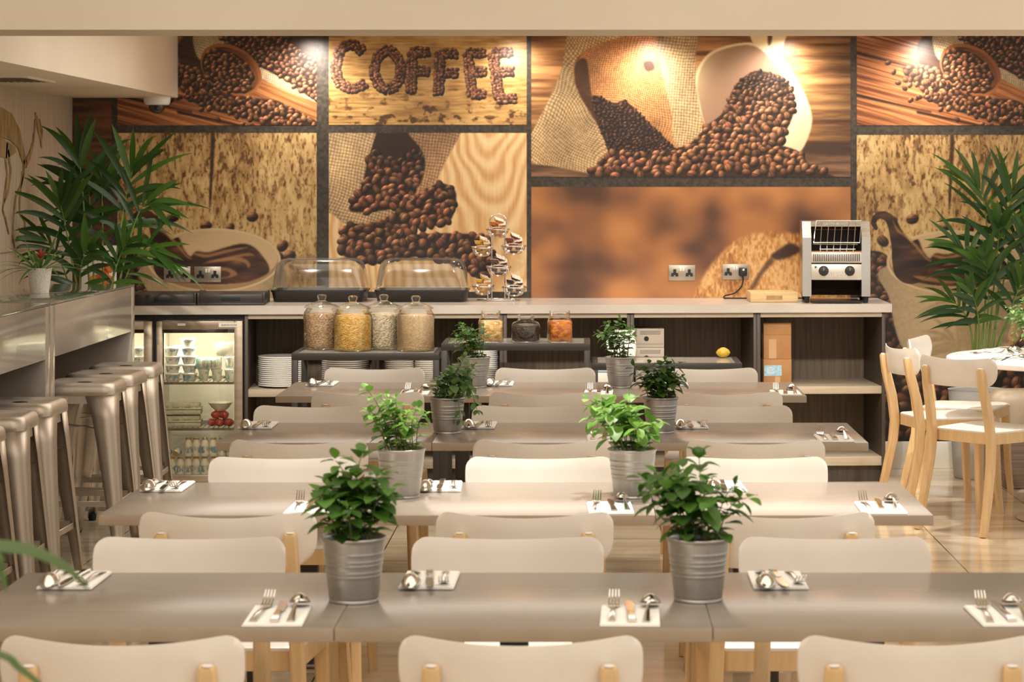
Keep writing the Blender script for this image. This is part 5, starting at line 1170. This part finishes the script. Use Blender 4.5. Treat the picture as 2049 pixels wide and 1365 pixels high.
ribbon([(-.98, 2.60, .77), (-.93, 2.5, 1.02), (-.80, 2.46, 1.10), P(-40, 1118, 2.46), P(0, 1146, 2.46), P(14, 1184, 2.46)], .016)
ribbon([(-.98, 2.62, .77), (-.92, 2.62, .96), (-.80, 2.6, 1.06), P(-20, 1306, 2.6), P(40, 1338, 2.6), P(90, 1385, 2.6), P(130, 1480, 2.6)], .011)
for k in range(9):
    a_ = 1.3 + k * .5; ribbon([(-.98 + .03 * math.cos(a_), 2.62 + .03 * math.sin(a_), .77), (-.98 + .10 * math.cos(a_), 2.62 + .10 * math.sin(a_), 1.02), (-.98 + .22 * math.cos(a_), 2.62 + .22 * math.sin(a_), 1.06), (-.98 + .34 * math.cos(a_), 2.62 + .34 * math.sin(a_), .92)], .015)
m.build('foliage', leafmat('arching leaf', (74, 102, 44), (92, 118, 58), .4, .25), ap, 60)
# ------------------------------------------------------------------ herb buckets
def bucket_mesh():
    prof = [(.0475, .0005), (.0490, .0005), (.0490, .005), (.0480, .006)]
    def R(z): return .0482 + (.0625 - .0482) * z / .125
    for z in np.linspace(.008, .118, 56):
        rib = 0
        for c in (.052, .060, .074, .082, .096): rib += .0011 * math.exp(-((z - c) / .0017) ** 2)
        prof.append((R(z) + rib, float(z)))
    prof += [(.0630, .121), (.0648, .1235), (.0648, .126), (.0632, .1275), (.0615, .126), (.0600, .12), (.057, .09)]
    return MB().lathe(prof, 56, cap1=False).mesh('bucket', galv, 60)
BUCKET = bucket_mesh(); SOIL = MB().lathe([(.0585, .112), (.05, .116), (.03, .114), (.001, .117)], 32, cap0=False, cap1=False).mesh('soil', soil)
def herb(x, y, z, label, seed, n=12, hgt=.17, spread=.07, leaf=.028, lean=(0, 0), sc=1.0, lm=None, trail=0, rim=.125):
    t = thing('potted_herb', label, 'potted herb', (x, y, z), 0, 'herbs in galvanised buckets'); t.scale = (sc,) * 3
    o = bpy.data.objects.new('pot', BUCKET); COL.objects.link(o); o.parent = t
    o = bpy.data.objects.new('soil', SOIL); COL.objects.link(o); o.parent = t
    r = random.Random(seed); ms, ml = MB(), MB()
    def lf(p, d, s, droop):
        d = d.normalized(); nn = Vector((0, 0, 1)) - d * d.z
        if nn.length < .2: nn = Vector((r.uniform(-1, 1), r.uniform(-1, 1), .3))
        side = d.cross(nn).normalized(); nn = side.cross(d).normalized(); vv = []; prof = (.08, .72, 1.0, .94, .62, .04)
        for k in range(6):
            q = k / 5; c = p + d * (s * (q + .12)) + Vector((0, 0, -1)) * (droop * s * q * q); w = s * .40 * prof[k]
            vv += [tuple(c - side * w + nn * (w * .30 - .02 * s)), tuple(c), tuple(c + side * w + nn * (w * .30 - .02 * s))]
        ml.add(vv, [f for k in range(5) for f in ((k * 3, k * 3 + 1, k * 3 + 4, k * 3 + 3), (k * 3 + 1, k * 3 + 2, k * 3 + 5, k * 3 + 4))])
    n = int(n * 1.2)
    for i in range(n + trail):
        a_ = i * 2.399 + r.uniform(-.4, .4); rad = .045 * math.sqrt((i + .5) / n) if i < n else .05
        b_ = Vector((rad * math.cos(a_), rad * math.sin(a_), .114)); out = Vector((math.cos(a_), math.sin(a_), 0))
        if i < n:
            L = hgt * 1.22 * r.uniform(.5, 1.05) * (1 - .25 * rad / .045); tip = b_ + out * (spread * rad / .045 * r.uniform(.5, 1.2)) + Vector((lean[0], lean[1], 0)) * r.uniform(.3, 1) + Vector((0, 0, L)); mid = (b_ + tip) / 2 + Vector((r.uniform(-.012, .012), r.uniform(-.012, .012), .02)) - out * .008
        else:
            out = Vector((lean[0], -abs(lean[0]) * .3, 0)).normalized() if i % 2 else out; tip = b_ + out * r.uniform(.06, .10) + Vector((0, 0, -r.uniform(.02, .06))); mid = b_ + out * .04 + Vector((0, 0, .06))
        mid = mid * 2 - (b_ + tip) / 2; pts = [bez(b_, mid, tip, k / 10) for k in range(11)]
        ms.tube(pts, lambda q: .0016 * (1 - q * .5), 5, up=(.3, 1, .1))
        Lc = sum((pts[k + 1] - pts[k]).length for k in range(10)); nn = max(5, int(Lc / .019))
        for k in range(nn + 1):
            q = .12 + .88 * k / nn; p = bez(b_, mid, tip, q); d = (bez(b_, mid, tip, min(1, q + .03)) - bez(b_, mid, tip, q - .03)).normalized()
            s_ = leaf * (1.36 - .55 * max(0, q - .45) / .55) * r.uniform(.75, 1.2) * (.75 if q < .25 else 1); ph = k * math.pi / 2 + i
            e1 = d.cross(Vector((.13, .2, 1)) if abs(d.z) < .97 else Vector((1, 0, 0))).normalized(); e2 = d.cross(e1)
            for g in (0, math.pi):
                o_ = e1 * math.cos(ph + g) + e2 * math.sin(ph + g); up_ = .25 + .7 * (q > .9) + r.uniform(-.25, .25); lf(p, o_ + d * up_, s_, r.uniform(.05, .35))
    o = ms.build('stem', stem_green, t); o = ml.build('foliage', lm or herb_leaf, t, 70)
    return t
herb_lit = leafmat('spotlit herb leaf', (84, 128, 48), (132, 178, 80), .45, .3); herb_dark = leafmat('dark herb leaf', (48, 80, 30), (76, 112, 44), .45, .28); herb_soft = leafmat('soft herb leaf', (86, 124, 66), (124, 160, 96), .5, .28)  # herb_lit: paler green, spotlight brightness put into the leaf colour
HT = TT + .0005
herb(-.457, 4.63, HT, 'bushy herb in a galvanised bucket on the front row, closer to the bar', 1, 14, .155, .052, .037, (.0, 0), 1.0)
herb(.222, 4.64, HT, 'spreading herb in a galvanised bucket on the front row, closer to the round table', 2, 14, .150, .078, .036, (-.035, 0), .98)
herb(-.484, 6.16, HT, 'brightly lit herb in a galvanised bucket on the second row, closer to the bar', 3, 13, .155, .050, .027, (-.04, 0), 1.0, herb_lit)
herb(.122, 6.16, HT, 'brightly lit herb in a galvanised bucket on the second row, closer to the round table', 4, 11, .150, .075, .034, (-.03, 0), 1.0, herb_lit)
herb(-.456, 7.74, HT, 'trailing herb in a galvanised bucket on the third row, closer to the bar', 5, 13, .150, .045, .028, (.05, 0), .92, herb_soft, 4)
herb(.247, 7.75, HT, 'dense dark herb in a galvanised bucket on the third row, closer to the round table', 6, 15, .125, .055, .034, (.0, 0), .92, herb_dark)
herb(-.445, 9.46, HT, 'leaning herb in a galvanised bucket by the fruit jars on the fourth row', 7, 11, .145, .045, .026, (-.04, 0), .96)
herb(.139, 9.46, HT, 'herb in a galvanised bucket in front of the white jug on the fourth row', 8, 11, .145, .055, .026, (-.02, 0), .96)
herb(2.14, 11.16, HT, 'pale herb on the white round table, cut by the picture edge', 9, 12, .13, .08, .026, (-.05, 0), 1.0, herb_soft, 3)

# ------------------------------------------------------------------ napkins and cutlery
NAP = MB().box(-.056, .056, -.10, .10, .0004, .0036, .0008, 1).box(-.054, .0555, -.098, .0995, .0037, .0058, .0006, 1).mesh('napkin', napkin_white)
def arch(pts, w, th, n=None):
    return pts
def fork_mesh():
    m = MB(); m.bar([(0, -.100, .002), (0, -.085, .0045), (0, -.055, .0080), (0, -.02, .0085), (0, .01, .0065), (0, .032, .0045)], lambda q: .015 - .0085 * min(1, q * 1.6), lambda q: .0022, (0, 0, 1), .0006)
    m.bar([(0, .030, .0046), (0, .038, .0040), (0, .046, .0044), (0, .054, .0060)], lambda q: .008 + .015 * min(1, q * 1.3), lambda q: .0020, (0, 0, 1))
    for k in range(4):
        x = -.0093 + k * .0062; m.bar([(x, .052, .0056), (x, .066, .0094), (x * .98, .082, .0180), (x * .95, .097, .0265)], lambda q: .0036 - .0016 * q, lambda q: .0018, (0, 0, 1))
    return m.mesh('fork', cutlery_steel, 50)
def spoon_mesh():
    m = MB(); m.bar([(0, -.100, .002), (0, -.085, .0045), (0, -.055, .0105), (0, -.02, .0180), (0, .01, .0215), (0, .042, .0195)], lambda q: .016 - .010 * min(1, q * 1.5), lambda q: .0022, (0, 0, 1), .0006)
    def bowl(off):
        def f(u, v):
            a_ = 2 * math.pi * u; rr_ = v; x = .0205 * rr_ * math.cos(a_) * (1 - .08 * math.sin(a_)); y = .066 + .030 * rr_ * math.sin(a_); d = 1 - rr_ ** 2
            return (x, y, .0165 - .014 * ((y - .036) / .06) + .0165 * d + off)
        return f
    m.grid(bowl(0), 28, 8).grid(bowl(-.0014), 28, 8); n = len(m.v)
    a0 = n - 2 * 28 * 8; 
    for i in range(27): m.add([], []); m.f.append((a0 + 7 * 28 + i, a0 + 7 * 28 + i + 1, a0 + 28 * 8 + 7 * 28 + i + 1, a0 + 28 * 8 + 7 * 28 + i)); m.m.append(0)
    return m.mesh('spoon', cutlery_steel, 60)
def knife_mesh():
    m = MB(); m.bar([(0, -.105, .004), (0, -.09, .0055), (0, -.05, .0058), (0, -.012, .0052)], lambda q: .016 - .004 * q, lambda q: .006 - .002 * q, (0, 0, 1), .0012)
    poly = [(-.0055, -.014), (.0055, -.014), (.0095, .004), (.0105, .05), (.0085, .085), (.002, .102), (-.004, .098), (-.0060, .06)]
    m.prism(poly, .0042, .0056); return m.mesh('table_knife', cutlery_steel, 40)
FORK, SPOON, KNIFE = fork_mesh(), spoon_mesh(), knife_mesh()
SIDE = {'n': 'camera side', 'f': 'wall side'}
SET = [(0, 'n', ((-.584, 0), (.084, 1), (.790, 2)), 4.452), (0, 'f', ((-1.055, 0), (-.322, 1), (.396, 2)), 4.853), (1, 'n', ((-.694, 0), (.062, 1), (.744, 2)), 5.928), (1, 'f', ((-1.13, 0), (-.392, 1), (.372, 2)), 6.352),
       (2, 'n', ((-.60, 0), (.06, 1), (.797, 2)), 7.548), (2, 'f', ((-1.108, 0), (-.360, 1), (.355, 2)), 7.952), (3, 'n', ((-.668, 0), (.050, 1), (.781, 2)), 9.178), (3, 'f', ((-1.076, 0), (-.352, 1), (.36, 2)), 9.592)]
PL3 = ('at the bar end', 'in the middle', 'at the round-table end')
def setting(x, y, z, rz, where, grp, seed):
    r = random.Random(seed); c, s_ = math.cos(rz), math.sin(rz)
    def at(dx, dy): return (x + dx * c - dy * s_, y + dx * s_ + dy * c)
    put('napkin', NAP, at(0, 0) + (z + .0002,), 'folded white paper napkin, ' + where, 'napkin', 'napkins ' + grp, rz + r.uniform(-.03, .03))
    for nm, me, dx, lab in (('fork', FORK, -.034, 'steel fork on the napkin, '), ('table_knife', KNIFE, .0, 'steel knife on the napkin, '), ('spoon', SPOON, .034, 'steel spoon on the napkin, ')):
        put(nm, me, at(dx + r.uniform(-.003, .003), .022 + r.uniform(-.008, .008)) + (z + .0056,), lab + where, 'knife' if nm == 'table_knife' else nm, {'fork': 'forks ', 'table_knife': 'knives ', 'spoon': 'spoons '}[nm] + grp, rz + r.uniform(-.08, .08))
for q, (row, sd, xs, y) in enumerate(SET):
    for (x, k) in xs:
        setting(x, y, TT, 0 if sd == 'n' else math.pi, '%s of the %s, %s' % (SIDE[sd], ROWN[row], PL3[k]), 'on the canteen tables', q * 7 + k)
for k, (x, y, a_, wh) in enumerate(((1.93, 10.83, -46, 'facing the chair closest to the camera'), (1.92, 11.22, -80, 'facing the chair by the counter end'), (2.02, 11.45, -112, 'facing the chair by the wall'))):
    setting(x, y, TT, math.radians(a_), 'round table, ' + wh, 'on the round table', 90 + k)
bpy.context.view_layer.update()
